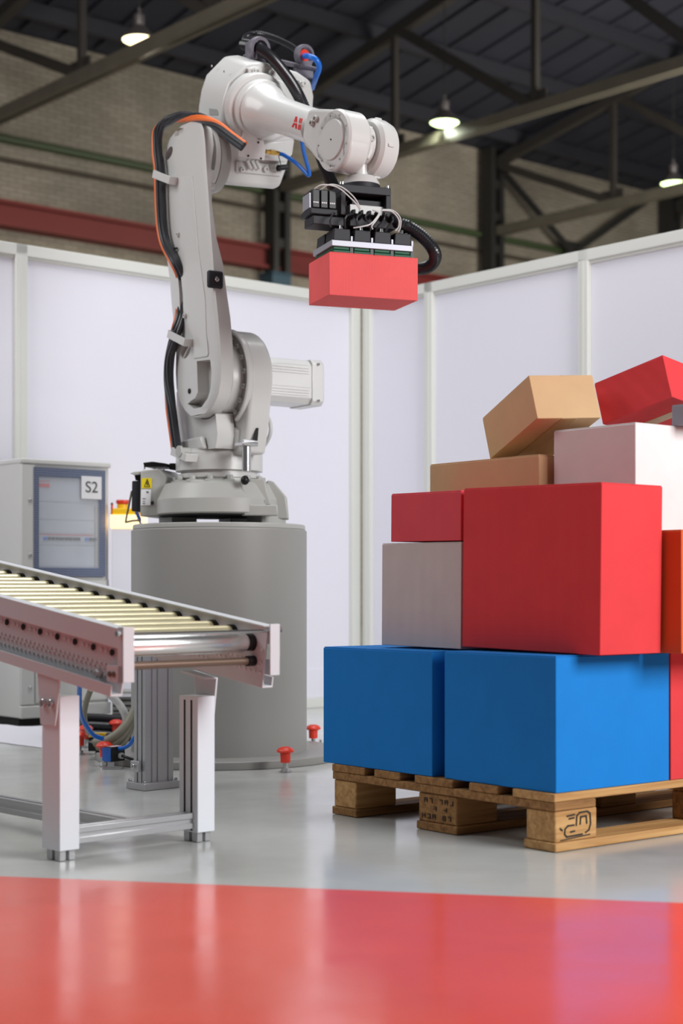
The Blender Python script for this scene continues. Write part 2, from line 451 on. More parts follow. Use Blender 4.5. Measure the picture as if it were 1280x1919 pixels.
while k < blen:
    sm.box(b0+LW*k+RD*0.1+Z*(EAVE+0.1*rise-0.03), LW*0.06, RD*20+Z*20*rise, Z*0.05); k += 0.55
sm.build('sheet_rib', 'roof', roof, kind='stuff')

CH_Z = 6.36                            # truss bottom chord height
cols = [-62, 500, 903, 1236]
clabels = ['dark lattice steel column at the far left edge before the brick wall', 'dark lattice steel column seen just below the robot elbow',
           'dark lattice steel column right of the gripper hose', 'dark steel column at the right edge above the partition']
tlabels = ['brown roof truss crossing the upper left corner behind the warm lamp', 'roof truss whose bottom chord runs behind the middle lamp to the top right',
           'roof truss with knee brace at lower right behind the partition top', 'farthest roof truss at the right edge behind the partition']
for i, px in enumerate(cols):
    p = brick_pt(px, 0, 0.25)
    if i > 0:
        c = thing('steel_column', p, clabels[i], 'column', 'columns along the brick wall')
        for s in (-1, 1):
            MB().box(p+LW*(s*0.105-0.045)-RD*0.12, LW*0.09, RD*0.24, Z*(EAVE-0.05)).build('flange', 'column', c)
        for k in range(14):
            MB().box(p-LW*0.06+RD*0.07+Z*(0.3+k*0.52), LW*0.12, RD*0.02, Z*0.13).build('batten', 'column', c)
    t = thing('roof_truss', p+Z*CH_Z, tlabels[i], 'truss', 'roof trusses of the hall')
    L = 20.0
    for s in (-1, 1):
        MB().box(p+LW*(s*0.05-0.03)+RD*0.15+Z*(CH_Z-0.07), LW*0.06, RD*L, Z*0.14).build('bottom_chord', 'chord', t)
    top0 = EAVE+0.25*rise-0.40
    MB().box(p-LW*0.07+RD*0.15+Z*top0, LW*0.14, RD*L+Z*L*rise, Z*0.14).build('top_chord', 'truss', t)
    for k in range(7):
        o = 2.5*(k+1)
        MB().box(p-LW*0.04+RD*(o-0.04)+Z*(CH_Z-0.05), LW*0.08, RD*0.08, Z*(top0+o*rise-CH_Z+0.1)).build('post', 'truss', t)
        a = p+RD*(o-2.5+0.15)+Z*(top0+(o-2.5)*rise+0.02); b = p+RD*(o-0.05)+Z*(CH_Z+0.06)
        dv = b-a; up = LW.cross(dv).normalized()
        MB().box(a-LW*0.045-up*0.06, dv, LW*0.09, up*0.12).build('diagonal', 'truss', t)
        MB().box(p-LW*0.012+RD*(o-0.24)+Z*(CH_Z-0.02), LW*0.024, RD*0.42, Z*0.24).build('gusset', 'truss', t)
# bracing in the wall plane between the last two columns
bt = thing('wall_brace', brick_pt(1070, 5.4, 0.3), 'thin dark V-shaped steel wall brace between two columns at right', 'brace')
for (x0, y0), (x1, y1) in (((922, 300), (1068, 470)), ((1078, 470), (1212, 375))):
    n = RD; p0 = brick_pt(903, 0, 0.3)
    a, b = on_plane(x0, y0, p0, n), on_plane(x1, y1, p0, n)
    up = n.cross(b-a).normalized()
    MB().box(a-up*0.05, b-a, up*0.1, n*0.05).build('strut', 'column', bt)
a = on_plane(1074, 470, brick_pt(903, 0, 0.3), RD)
MB().cbox(a-RD*0.0, LW, Z, RD, 0.35, 0.3, 0.02).build('gusset', 'column', bt)
# crane rail beam and pipes on the brick wall
cb = thing('crane_beam', b0+RD*0.12+Z*5.2, 'long oxide red steel beam low on the brick wall', 'beam')
MB().box(b0+RD*0.02+Z*5.24, LW*blen, RD*0.16, Z*0.24).build('web', 'beam_red', cb)
MB().box(b0+RD*0.0+Z*5.20, LW*blen, RD*0.26, Z*0.04).build('flange', 'beam_red', cb)
MB().box(b0+RD*0.0+Z*5.48, LW*blen, RD*0.26, Z*0.05).build('flange', 'beam_red', cb)
pg = MB().cyl(b0+RD*0.09+Z*6.34, b0+RD*0.09+LW*blen+Z*6.34, 0.055, n=12)
tag(pg.build('wall_pipe', 'pipe_green', org=b0), 'dark green pipe running along the upper brick wall', 'pipe')
pg = MB().cyl(b0+RD*0.06+Z*6.08, b0+RD*0.06+LW*blen+Z*6.08, 0.03, n=10)
tag(pg.build('wall_conduit', 'pipe_dark', org=b0), 'thin dark conduit running just below the green pipe', 'conduit')
tb = brick_pt(500, 0, 0.6)
te = thing('equipment_box', on_plane(500, 535, tb, RD), 'dark teal sheet metal box below the red beam', 'box')
e0 = on_plane(486, 541, tb, RD)
MB().box(e0, LW*0.33, RD*0.3, Z*0.18).build('body', 'teal', te, bevel=0.01)
MB().box(e0+Z*0.18-LW*0.02, LW*0.37, RD*0.32, Z*0.02).build('lid', 'teal', te)
MB().box(e0-Z*2.0+LW*0.2+RD*0.05, LW*0.1, RD*0.1, Z*2.0).build('bracket', 'column', te)

# ---- high-bay lamps
def lamp(px, py, cool, label):
    d = 67700.0/(4173-px)
    c = at(px, py, d)
    t = thing('high_bay_lamp', c, label, 'lamp', 'high-bay lamps hanging from the trusses')
    MB().lathe([(0.0, -0.052), (0.06, -0.048), (0.13, -0.034), (0.178, -0.008), (0.178, 0.0), (0.0, 0.001)], c, Z, 40).build('diffuser', 'lamp_cool' if cool else 'lamp', t)
    MB().lathe([(0.170, 0.006), (0.184, -0.012), (0.191, 0.0), (0.187, 0.006), (0.13, 0.075), (0.085, 0.13), (0.06, 0.145), (0.0, 0.146)], c+Z*0.002, Z, 40).build('shade', 'shade', t)
    MB().lathe([(0.055, 0.14), (0.06, 0.15), (0.06, 0.26), (0.03, 0.28), (0.0, 0.282)], c, Z, 24).build('driver_housing', 'shade', t)
    MB().lathe([(0.02, 0.28), (0.02, 0.34), (0.0, 0.341)], c, Z, 12).build('hook', 'shade', t)
    MB().cyl(c+Z*0.33, c+Z*1.5, 0.008, n=6).build('chain', 'column', t)
    l = bpy.data.lights.new('lamp_light', 'SPOT'); l.energy = 900; l.spot_size = math.radians(165); l.spot_blend = 0.6; l.shadow_soft_size = 0.15
    l.color = (0.9, 1.0, 0.78) if cool else (1.0, 0.92, 0.75)
    o = bpy.data.objects.new('lamp_light', l); COL.objects.link(o); o.location = (0, 0, -0.03); o.parent = t
lamp(261, 74, False, 'warm glowing high-bay lamp at upper left under the truss')
lamp(833, 229, True, 'greenish glowing high-bay lamp right of the robot wrist')
lamp(1262, 343, True, 'greenish glowing high-bay lamp at the right edge')

# ================================================================ PEDESTAL
C0 = at(411, CY, 6.13); C0.z = 0
PT = 0.886
ped = thing('robot_pedestal', C0, 'grey round steel pedestal under the robot bolted to the floor', 'pedestal')
MB().lathe([(0.0, 0.03), (0.335, 0.03), (0.335, PT-0.024), (0.331, PT-0.020), (0.0, PT-0.02)], C0, Z, 96).build('column', 'pedestal', ped)
MB().lathe([(0.0, PT-0.02), (0.326, PT-0.02), (0.329, PT-0.016), (0.329, PT-0.003), (0.325, PT), (0.0, PT)], C0, Z, 96).build('top_plate', 'robot_base', ped)
MB().lathe([(0.0, 0.001), (0.468, 0.001), (0.47, 0.004), (0.47, 0.027), (0.466, 0.03), (0.0, 0.03)], C0, Z, 96).build('base_ring', 'pedestal', ped)

def anchor(px, py, label, hz=0.0, s=1.0):
    c = on_floor(px, py, hz)
    t = thing('bolt_cap', c, label, 'cap', 'red caps on the floor anchor bolts')
    MB().lathe([(0, 0.001), (0.022, 0.001), (0.022, 0.004), (0, 0.0045)], c, Z, 20).build('washer', 'steel', t)
    MB().lathe([(0, 0.004), (0.015, 0.004), (0.015, 0.016), (0, 0.0165)], c, Z, 6).build('nut', 'steel', t, flat=True)
    MB().cyl(c+Z*0.015, c+Z*0.036, 0.0085, n=12).build('bolt', 'steel', t)
    MB().lathe([(0.0, 0.034), (0.0175, 0.034), (0.0185, 0.066), (0.026, 0.069), (0.031, 0.0715), (0.031, 0.076), (0.025, 0.084), (0.014, 0.089), (0.0, 0.0905)], c, Z, 28).build('cap', 'red', t)
anchor(535, 1447, 'red mushroom cap in front of the grey pedestal')
anchor(587, 1399, 'red mushroom cap right of the pedestal beside the blue carton')
anchor(149, 1414, 'red mushroom cap just right of the near conveyor leg, nearest of its pair')
anchor(160, 1400, 'red mushroom cap behind its twin near the conveyor leg')
anchor(218, 1388, 'red mushroom cap behind the olive hoses left of the pedestal')
anchor(196, 1436, 'red mushroom cap close behind the small blue sensor at its left')
nb = on_floor(601, 1402)
nt_ = thing('anchor_bolt', nb, 'bare steel anchor bolt left of the blue carton base', 'bolt')
MB().lathe([(0, 0.001), (0.014, 0.001), (0.014, 0.018), (0, 0.0185)], nb, Z, 6).build('nut', 'steel', nt_, flat=True)
MB().cyl(nb+Z*0.017, nb+Z*0.034, 0.005, n=12).build('stud', 'steel', nt_)

# ================================================================ ROBOT
F = V((0.567, -0.824, 0)).normalized(); A = V((-F.y, F.x, 0))    # forward, and along the shoulder axis (to the back right)
def R3(f, s, z): return V((C0.x, C0.y, 0))+F*f+A*s+Z*z
def on_s(px, py, s): return on_plane(px, py, R3(0, s, 0), A)
rb = thing('industrial_robot', C0+Z*PT, 'white six-axis robot arm on the grey pedestal holding a red carton', 'robot')
def bolt(mb, c, ax, r=0.012, h=0.012):
    ax = V(ax).normalized(); c = V(c)
    mb.lathe([(r, 0), (r, h*0.85), (r*0.9, h), (r*0.5, h), (r*0.5, h*0.5), (0.0, h*0.5)], c, ax, 12)

# -- base casting
m = MB(); m.lathe([(0.0, 0.0), (0.226, 0.0), (0.237, 0.006), (0.237, 0.058), (0.233, 0.066), (0.210, 0.114), (0.204, 0.120), (0.184, 0.122), (0.18, 0.128), (0.12, 0.128), (0.0, 0.128)], C0+Z*(PT+0.036), Z, 64)
base = m.build('base', 'robot_base', rb, angle=18)
for k in range(14):
    a = 2*PI*k/14+0.1
    mb = MB(); c = C0+V((math.cos(a), math.sin(a), 0))*0.165+Z*(PT+0.163)
    mb.box(c-V((0.018, 0.018, 0.004)), (0.036, 0, 0), (0, 0.036, 0), (0, 0, 0.008)); 
    bolt(mb, c+Z*0.004, Z, 0.012, 0.016); mb.build('bolt', 'robot_base', base)
feet = [(-0.20, -0.13, 0.11, 0.12), (0.20, 0.06, 0.12, 0.12), (-0.12, 0.2, 0.1, 0.1)]
for fx, sy, l1, l2 in ((-0.165, -0.09, 0.11, 0.11), (0.14, 0.125, 0.11, 0.11), (-0.13, 0.15, 0.1, 0.1)):
    MB().cbox(R3(fx, sy, PT+0.020), F, A, Z, l1, l2, 0.038).build('foot', 'robot_base', base, bevel=0.004)
# dark seal strip under the casting
MB().lathe([(0.0, 0.0), (0.228, 0.0), (0.228, 0.004), (0.0, 0.004)], C0+Z*(PT+0.032), Z, 64).build('seal', 'hole', base)
# buttress with lug on the right
c = on_plane(492, 960, C0+V((0, -0.16, 0)), V((0, -1, 0)))
pl = lambda px, py, dd=5.93: at(px, py, dd)
MB().prism([pl(452, 898), pl(470, 946), pl(520, 946), pl(520, 966), pl(453, 966)], (0, 0.05, 0)).build('buttress', 'robot_base', base, bevel=0.004)
MB().prism([pl(468, 897, 5.98), pl(495, 897, 5.98), pl(507, 946, 5.98), pl(470, 946, 5.98)], (0, 0.06, 0)).build('web', 'robot_base', base, bevel=0.004)
MB().prism([pl(500, 900, 6.05), pl(512, 902, 6.05), pl(536, 930, 6.05), pl(540, 972, 6.05), pl(500, 972, 6.05)], (0, 0.12, 0)).build('rear_foot', 'robot_base', base, bevel=0.005)
MB().prism([pl(484, 937, 5.976), pl(496, 937, 5.976), pl(496, 943, 5.976), pl(484, 943, 5.976)], (0, 0.003, 0)).build('socket', 'hole', base)
mb = MB(); mb.ball(pl(459, 900, 5.9), 0.016, sc=(1, 1, 1.1)); mb.build('stop_buffer', 'black', base)
# connector box on the left with fan, labels
bx = lambda px, py, dd=6.1: at(px, py, dd)
cbx = MB().prism([bx(263, 882), bx(296, 878), bx(312, 893), bx(304, 968), bx(262, 968)], (0.05, 0.2, 0)).build('connector_box', 'robot_base', base, bevel=0.005)
MB().prism([bx(247, 901, 6.12), bx(264, 901, 6.12), bx(264, 959, 6.12), bx(246, 958, 6.12)], (0.03, 0.16, 0)).build('heavy_connector', 'dark', cbx, bevel=0.004)
MB().prism([bx(243, 887, 6.11), bx(252, 884, 6.11), bx(266, 883, 6.11), bx(266, 889, 6.11), bx(250, 890, 6.11)], (0.03, 0.18, 0)).build('hood', 'robot_base', cbx, bevel=0.002)
MB().prism([bx(252, 890, 6.13), bx(264, 890, 6.13), bx(264, 901, 6.13), bx(254, 900, 6.13)], (0.02, 0.14, 0)).build('gland', 'black', cbx)
MB().prism([bx(268, 867, 6.13), bx(285, 865, 6.13), bx(309, 868, 6.13), bx(309, 874, 6.13), bx(270, 875, 6.13)], (0.03, 0.14, 0)).build('fan_grille', 'black', cbx, bevel=0.002)
for qx in (271, 289, 307): MB().cyl(bx(qx, 873, 6.17), bx(qx, 884, 6.17), 0.003, n=8).build('spacer', 'steel', cbx)
MB().prism([bx(317, 868, 6.18), bx(331, 868, 6.18), bx(331, 880, 6.18), bx(317, 880, 6.18)], (0.02, 0.06, 0)).build('plug', 'black', cbx, bevel=0.002)
MB().prism([bx(265.5, 896, 6.096), bx(284.5, 896, 6.096), bx(284, 915, 6.096), bx(265.2, 915, 6.096)], (0, 0.003, 0)).build('warning_label', 'yellow_label', cbx)
tri = MB()
for (x0, y0), (x1, y1) in (((276, 898), (270.5, 912.5)), ((276, 898), (280.5, 912.5)), ((270.5, 912.5), (280.5, 912.5)), ((276.3, 902), (274.8, 907)), ((274.8, 906.5), (277, 907)), ((277, 906.5), (275.6, 911))):
    a, b = bx(x0, y0, 6.094), bx(x1, y1, 6.094); u = (b-a).normalized(); n_ = V((0, 1, 0)); sd = u.cross(n_)
    tri.box(a-sd*0.001, b-a, sd*0.0022, n_*0.001)
tri.build('hazard_triangle', 'ink', cbx)
MB().prism([bx(264.5, 917, 6.096), bx(283, 917, 6.096), bx(282, 947, 6.096), bx(263.5, 947, 6.096)], (0, 0.003, 0)).build('rating_label', 'white_label', cbx)
for (x0, x1, y) in ((274, 279, 921), (275, 278, 923), (267, 273, 934), (268, 271, 939), (267, 272, 943)):
    MB().prism([bx(x0, y, 6.094), bx(x1, y, 6.094), bx(x1, y+1.1, 6.094), bx(x0, y+1.1, 6.094)], (0, 0.001, 0)).build('small_print', 'ink', cbx)
MB().prism([bx(282, 940, 6.095), bx(288, 939, 6.095), bx(287, 946, 6.095), bx(283, 946, 6.095)], (0, 0.003, 0)).build('slot', 'hole', cbx)
MB().tube([bx(247, 920, 6.15), bx(243, 940, 6.15), bx(236, 975, 6.15), bx(238, 978, 6.15), bx(248, 976, 6.15), bx(262, 975, 6.14)], 0.004, 8).build('earth_cable', 'grey_hose', cbx)

# -- turntable
m = MB(); m.lathe([(0.0, 0.0), (0.15, 0.0), (0.15, 0.01), (0.158, 0.012), (0.158, 0.028), (0.145, 0.03), (0.145, 0.038), (0.166, 0.04), (0.166, 0.105), (0.155, 0.12), (0.0, 0.12)], C0+Z*(PT+0.164), Z, 64)
turn = m.build('turntable', 'robot', rb, angle=30)
J2f, J2z = 0.105, 1.428
def fz(s, pts): return [R3(f, s, z) for f, z in pts]
def arc(cf, cz, r, a0, a1, n=12): return [(cf+r*math.cos(math.radians(a0+(a1-a0)*i/n)), cz+r*math.sin(math.radians(a0+(a1-a0)*i/n))) for i in range(n+1)]
ZT = PT+0.278
# shoulder block under the arm disc: side wall with a scoop for the disc
pts = [(-0.13, ZT), (0.17, ZT), (0.185, ZT+0.05)] + [(0.17, 1.29)] + arc(J2f, J2z, 0.152, -62, -178, 14) + [(-0.06, 1.44), (-0.13, 1.40)]
MB().prism(fz(-0.115, pts), A*0.075).build('shoulder_block', 'robot', turn, bevel=0.006)
pts = [(-0.13, ZT), (0.20, ZT), (0.215, ZT+0.07), (0.17, 1.25), (-0.10, 1.25)]
MB().prism(fz(-0.042, pts), A*0.05).build('shoulder_rib', 'robot', turn, bevel=0.012)
MB().prism(fz(-0.118, [(-0.10, ZT), (0.12, ZT), (0.10, ZT+0.05), (-0.06, ZT+0.045)]), -A*0.02).build('shoulder_step', 'robot', turn, bevel=0.008)
# gear housing wall: disc on top, tapering down to the turntable
pts = [(-0.12, ZT-0.02), (0.235, ZT-0.02), (0.262, ZT+0.08)] + arc(J2f, J2z, 0.186, -14, 196, 30) + [(-0.10, ZT+0.1)]
hs = MB().prism(fz(-0.033, pts), A*0.096).build('gear_housing', 'robot', turn, bevel=0.012, seg=3)
mb = MB(); rr = arc(J2f, J2z, 0.191, -60, 135, 28); r2 = arc(J2f, J2z, 0.177, 135, -60, 28)
mb.prism(fz(-0.050, rr+r2), A*0.024); mb.build('rim', 'robot', hs, bevel=0.005)
MB().lathe([(0.0, 0.0), (0.1765, 0.0), (0.1765, 0.006), (0.0, 0.006)], R3(J2f, -0.038, J2z), A, 64).build('bolt_flange', 'pedestal', hs)
for k in range(18):
    a = 2*PI*(k+0.3)/18
    if 2.3 < a < 4.2: continue
    mb = MB(); bolt(mb, R3(J2f+0.158*math.cos(a), -0.038, J2z+0.158*math.sin(a)), -A, 0.0095, 0.013); mb.build('bolt', 'robot_base', hs)
MB().lathe([(0.0, 0.0), (0.142, 0.0), (0.142, -0.048), (0.0, -0.048)], R3(J2f, -0.038, J2z), A, 64).build('collar', 'motor', hs, bevel=0.002)
MB().lathe([(0.0, 0.0), (0.137, 0.0), (0.137, 0.006), (0.0, 0.006)], R3(J2f, -0.0915, J2z), A, 64).build('seam_gap_shade', 'hole', hs)  # black ring paints the shade of the gap between arm and collar
# slot, locking pin
MB().prism([on_plane(x, y, R3(0.262, 0, 0), F) for x, y in ((473, 825), (480, 802), (484, 802), (482, 826))], F*0.003).build('slot', 'hole', hs)
q = on_plane(462, 850, R3(0.285, 0.0, 0), F)
pin = MB().cyl(V((q.x, q.y, 1.075)), V((q.x, q.y, 1.165)), 0.0165, n=24).build('locking_pin', 'steel', turn)
MB().cbox(V((q.x, q.y, 1.172)), A, F, Z, 0.066, 0.06, 0.014).build('pin_plate', 'steel', turn, bevel=0.003)
MB().cbox(V((q.x, q.y, 1.184))+A*0.006, A, F, Z, 0.05, 0.02, 0.012).build('clip', 'alu', turn, bevel=0.003)
MB().tube([on_s(500, 778, 0.12), on_s(507, 795, 0.12), on_s(506, 815, 0.12), on_s(496, 835, 0.12)], 0.008, 10).build('cable_loop', 'pale_cable', turn)
# -- shoulder motor
mo = MB()
h = 0.088
def sq(s, hh, ch): return [R3(J2f+a, s, J2z+0.008+b) for a, b in ((-hh+ch, -hh), (hh-ch, -hh), (hh, -hh+ch), (hh, hh-ch), (hh-ch, hh), (-hh+ch, hh), (-hh, hh-ch), (-hh, -hh+ch))]
mo.rings([sq(0.05, h+0.004, 0.02), sq(0.075, h+0.004, 0.02)]); mo.rings([sq(0.075, h-0.004, 0.022), sq(0.30, h-0.004, 0.022)]); mo.rings([sq(0.30, h, 0.016), sq(0.352, h, 0.016), sq(0.362, h-0.012, 0.016)])
motor = mo.build('shoulder_motor', 'motor', rb, bevel=0.002)
for zz in (-0.052, -0.042, -0.032, 0.032, 0.042, 0.052):
    MB().cbox(R3(J2f+h-0.002, 0.185, J2z+0.008+zz), A, Z, F, 0.20, 0.005, 0.006).build('fin', 'motor', motor)
MB().cbox(R3(J2f+h-0.004, 0.19, J2z+0.008), A, Z, F, 0.21, 0.046, 0.006).build('rating_plate', 'motor', motor)
for zz in (-0.07, 0.07):
    for ss in (0.063, 0.325):
        mb = MB(); bolt(mb, R3(J2f+h+0.002, ss, J2z+0.008+zz), F, 0.006, 0.004); mb.build('bolt', 'steel', motor)

# -- lower arm: lofted casting
lev = [(236, 331, 366, .045), (246, 318, 374, .05), (262, 309, 379, .05), (290, 302, 382, .05), (330, 305, 384, .035), (400, 307, 389, .026), (460, 312, 393, .036), (507, 318, 397, .055), (560, 322, 401, .062),
       (605, 327, 406, .066), (650, 330, 410, .066), (690, 329.5, 412, .064), (720, 331, 411, .064), (745, 337, 407, .064), (765, 347, 398, .064), (777, 358, 386, .064)]
rings = []
for y, xl, xf, th in lev:
    k = 0.0 if y > 640 else 1.0
    a, b = on_s(xl, y, -0.155+0.022*k)-A*0.022*k, on_s(xf, y, -0.155)
    zc = (a.z+b.z)/2; a.z = b.z = zc; L = (b-a).length
    back = max(th, 0.056) if y < 640 else th
    rings.append([a+A*0.022*k+F*0.0, a+F*L*0.10+A*0.010*k, a+F*L*0.46-A*0.004*k, a+F*L*0.94, b+A*0.006, b+A*(th-0.006)-F*L*0.01, b+A*th-F*L*0.08, a+F*L*0.10+A*back, a+F*0.0+A*(back-0.008)])
m = MB(); m.rings(rings)
larm = m.build('lower_arm', 'robot', rb, angle=24)
def cutter(pxs, s0, depth):
    c = MB(); c.prism([on_s(x, y, -0.150)-A*(-0.150-s0) for x, y in pxs], A*depth); return c
def ell(cx, cy, rx, ry, rot=0, n=18):
    return [(cx+rx*math.cos(2*PI*i/n)*math.cos(rot)-ry*math.sin(2*PI*i/n)*math.sin(rot), cy+rx*math.cos(2*PI*i/n)*math.sin(rot)+ry*math.sin(2*PI*i/n)*math.cos(rot)) for i in range(n)]
try:
    cut(larm, cutter(ell(350, 655, 9, 18, 0.25), -0.19, 0.092))
    cut(larm, cutter([(371, 677), (396, 674), (399, 700), (397, 727), (391, 747), (380, 763), (366, 766), (354, 757), (360, 751), (368, 746), (373, 735), (372, 705)], -0.19, 0.083))
    cut(larm, cutter(ell(317, 287, 6.5, 14, 0.45), -0.19, 0.082))
    cut(larm, cutter([(329, 500), (335, 503), (341, 518), (345, 555), (345, 592), (338, 592), (337, 548), (334, 517)], -0.19, 0.085))
    cut(larm, cutter([(327, 243), (332, 240), (347, 240), (348, 249), (341, 254), (328, 256)], -0.19, 0.055))
except Exception as ex:
    print('cut failed', ex)
MB().prism([on_s(x, y, -0.159) for x, y in ((338, 330), (360, 330), (372, 470), (384, 560), (386, 620), (390, 662), (388, 668), (363, 672), (352, 560), (340, 430))], A*0.02).build('cast_pad', 'robot', larm, bevel=0.002)
MB().prism([on_s(x, y, -0.150)+A*0.048 for x, y in ell(350, 655, 11, 20, 0.25)], A*0.003).build('opening_shade', 'hole', larm)  # black plates give the cut holes the darkness of a deep hollow
MB().prism([on_s(x, y, -0.150)+A*0.038 for x, y in ell(317, 287, 8, 16, 0.45)], A*0.003).build('opening_shade', 'hole', larm)
for k in range(9):
    a = math.radians(-125+k*13)
    mb = MB(); bolt(mb, R3(J2f+0.118*math.cos(a), -0.108, J2z+0.118*math.sin(a)), -A, 0.008, 0.008); mb.build('bolt', 'robot_base', larm)
MB().lathe([(0.140, 0.002), (0.144, 0.0), (0.148, 0.004), (0.148, 0.05), (0.144, 0.058), (0.140, 0.058)], R3(J2f, -0.153, J2z), A, 64, ring=True).build('disc_rim', 'robot', larm)
for x, y in ((355, 733),):
    MB().lathe([(0, 0), (0.01, 0.0), (0.01, 0.002), (0, 0.002)], on_s(x, y, -0.156), -A, 14).build('plug', 'hole', larm)
for x, y in ((338, 440), (351, 592), (327, 486)):
    mb = MB(); bolt(mb, on_s(x, y, -0.150), -A, 0.010, 0.016); mb.build('boss', 'robot', larm)
# black square access cover on the front face
cc = on_plane(403, 524, R3(0.224, 0, 0), F)
cv = MB().cbox(cc, A, Z, F, 0.062, 0.064, 0.022).build('access_cover', 'dark', larm, bevel=0.008, seg=3)
mb = MB(); bolt(mb, cc+F*0.011, F, 0.009, 0.004); mb.build('screw', 'steel', cv)
MB().cbox(on_plane(392, 332, R3(0.13, 0, 0), F), A, Z, F, 0.03, 0.05, 0.05).build('lug', 'robot', larm, bevel=0.01)
MB().cbox(on_plane(394, 349, R3(0.13, 0, 0), F), A, Z, F, 0.025, 0.022, 0.04).build('stop_screw', 'robot', larm, bevel=0.006)

# -- upper arm: elbow casting, forearm, wrist
ph = math.radians(23.1)
Ev = F*math.cos(ph)-Z*math.sin(ph); Nv = F*math.sin(ph)+Z*math.cos(ph)
AXS = 0.03
OE = R3(0, AXS, 2.533)
def on_e(px, py, e): return on_plane(px, py, OE+Ev*e, Ev)
front = [(467, 119), (432, 155), (422, 185), (417, 215), (415, 247), (428, 262), (446, 268), (500, 272), (545, 268), (572, 250), (587, 228), (590, 180), (584, 152), (560, 136), (520, 124), (490, 117)]
el = MB().prism([on_e(x, y, 0.20) for x, y in front], -Ev*0.205).build('elbow_housing', 'robot', rb, bevel=0.016, seg=3)
# raised bolt lands on the front of the casting
for pts in ([(461, 128), (474, 124), (487, 126), (487, 139), (472, 141)], [(433, 160), (441, 156), (449, 166), (446, 172), (434, 171)], [(424, 217), (440, 217), (442, 230), (426, 232)], [(556, 150), (570, 152), (575, 160), (562, 166)], [(503, 130), (512, 131), (514, 142), (505, 142)]):
    MB().prism([on_e(x, y, 0.198) for x, y in pts], Ev*0.018).build('bolt_land', 'robot', el, bevel=0.003)
for x, y in ((469, 133), (480, 133), (438, 165), (428, 223), (568, 156), (508, 136)):
    mb = MB(); bolt(mb, on_e(x, y, 0.216), Ev, 0.011, 0.010); mb.build('bolt', 'robot', el)
# stepped octagonal boss around the forearm root
oct_ = [(470, 148), (500, 143), (530, 152), (552, 178), (553, 215), (535, 246), (500, 262), (462, 254), (444, 228), (441, 186)]
MB().prism([on_e(x, y, 0.195) for x, y in oct_], Ev*0.05).build('front_boss', 'robot', el, bevel=0.014, seg=3)
fp1, fp2 = on_e(432, 155, 0.20), on_e(416, 230, 0.20); fn = (fp2-fp1).cross(Ev).normalized()
if fn.dot(A) > 0: fn = -fn
MB().prism([on_plane(x, y, fp1+fn*0.006, fn) for x, y in ((392, 203), (407, 205), (409, 209), (408, 216), (392, 215))], -fn*0.004).build('side_window', 'pedestal', el)
for x, y in ((397, 124), (421, 134), (388, 167)):
    MB().lathe([(0, 0), (0.0045, 0), (0.0045, 0.003), (0, 0.003)], on_plane(x, y, fp1+fn*0.002, fn), fn, 8).build('screw', 'steel', el)
MB().lathe([(0.0, 0.0), (0.135, 0.0), (0.135, 0.02), (0.12, 0.03), (0.0, 0.03)], R3(-0.005, -0.088, 2.27), A, 48).build('elbow_bearing', 'robot', rb)
MB().lathe([(0.0, 0.0), (0.125, 0.0), (0.125, 0.02), (0.11, 0.026), (0.11, 0.05), (0.0, 0.05)], R3(-0.005, -0.058, 2.27), A, 48).build('elbow_ring', 'robot_base', rb)
# motor cover below the elbow
low = [(405, 255), (398, 285), (399, 325), (408, 342), (425, 348), (515, 356), (527, 352), (538, 320), (552, 262)]
lc = MB().prism([on_e(x, y, 0.15) for x, y in low], -Ev*0.15).build('elbow_cover', 'robot', rb, bevel=0.020, seg=3)
MB().prism([on_e(x, y, 0.148) for x, y in ((440, 300), (520, 308), (524, 330), (440, 322))], Ev*0.012).build('connector_panel', 'robot', lc, bevel=0.004)
for x, y, r in ((415, 294, .013), (452, 317, .009), (497, 316, .012)):
    mb = MB(); bolt(mb, on_e(x, y, 0.162), Ev, r, 0.012); mb.build('bolt', 'robot', lc)
for x in (463, 472, 480):
    MB().cyl(on_e(x, 300, 0.175), on_e(x+7, 316, 0.175), 0.007, n=10).build('gland', 'robot', lc)
mb = MB(); mb.cyl(on_e(508, 313, 0.16), on_e(518, 314, 0.18), 0.013, n=14); mb.build('socket', 'robot_base', lc)
mb = MB(); mb.cyl(on_e(519, 315, 0.18), on_e(538, 313, 0.18), 0.011, n=14); mb.ball(on_e(522, 315, 0.18), 0.0125); mb.build('black_cap', 'black', lc)
# triangular cover plate where the cables end
MB().prism([on_e(x, y, 0.270) for x, y in ((457, 243), (462, 240), (485, 262), (494, 263), (498, 280), (496, 301), (449, 293))], -Ev*0.012).build('cable_plate', 'plate_white', el, bevel=0.002)
MB().cyl(on_e(455, 249, 0.2), on_e(452, 246, 0.232), 0.015, n=14).build('plate_boss', 'robot', el)
for x, y in ((463, 248), (465, 292), (484, 267), (489, 297)):
    MB().lathe([(0, 0), (0.004, 0.0), (0.004, 0.002), (0, 0.002)], on_e(x, y, 0.271), Ev, 10).build('screw', 'hole', el)
MB().prism([on_e(x, y, 0.20) for x, y in ((494, 268), (552, 262), (548, 290), (536, 304), (495, 300))], -Ev*0.08).build('side_plate', 'robot', el, bevel=0.004)
fit = MB(); p0, p1, p2, p3 = on_e(498, 284, 0.25), on_e(506, 285, 0.25), on_e(515, 286, 0.25), on_e(524, 288, 0.25)
fit.cyl(p0, p1, 0.008, n=12); fit.cyl(p1, p2, 0.0105, n=6); fit.cyl(p2, p3, 0.0085, n=12); fit.build('brass_fitting', 'brass', el)
MB().tube([on_e(523, 288, 0.25), on_e(533, 291, 0.27), on_e(555, 306, 0.30), on_e(574, 325, 0.32), on_e(579, 328, 0.325), on_e(579, 321, 0.33), on_e(573, 300, 0.34), on_e(567, 275, 0.36), on_e(565, 255, 0.38)], 0.0075, 12).build('air_hose', 'blue', el)
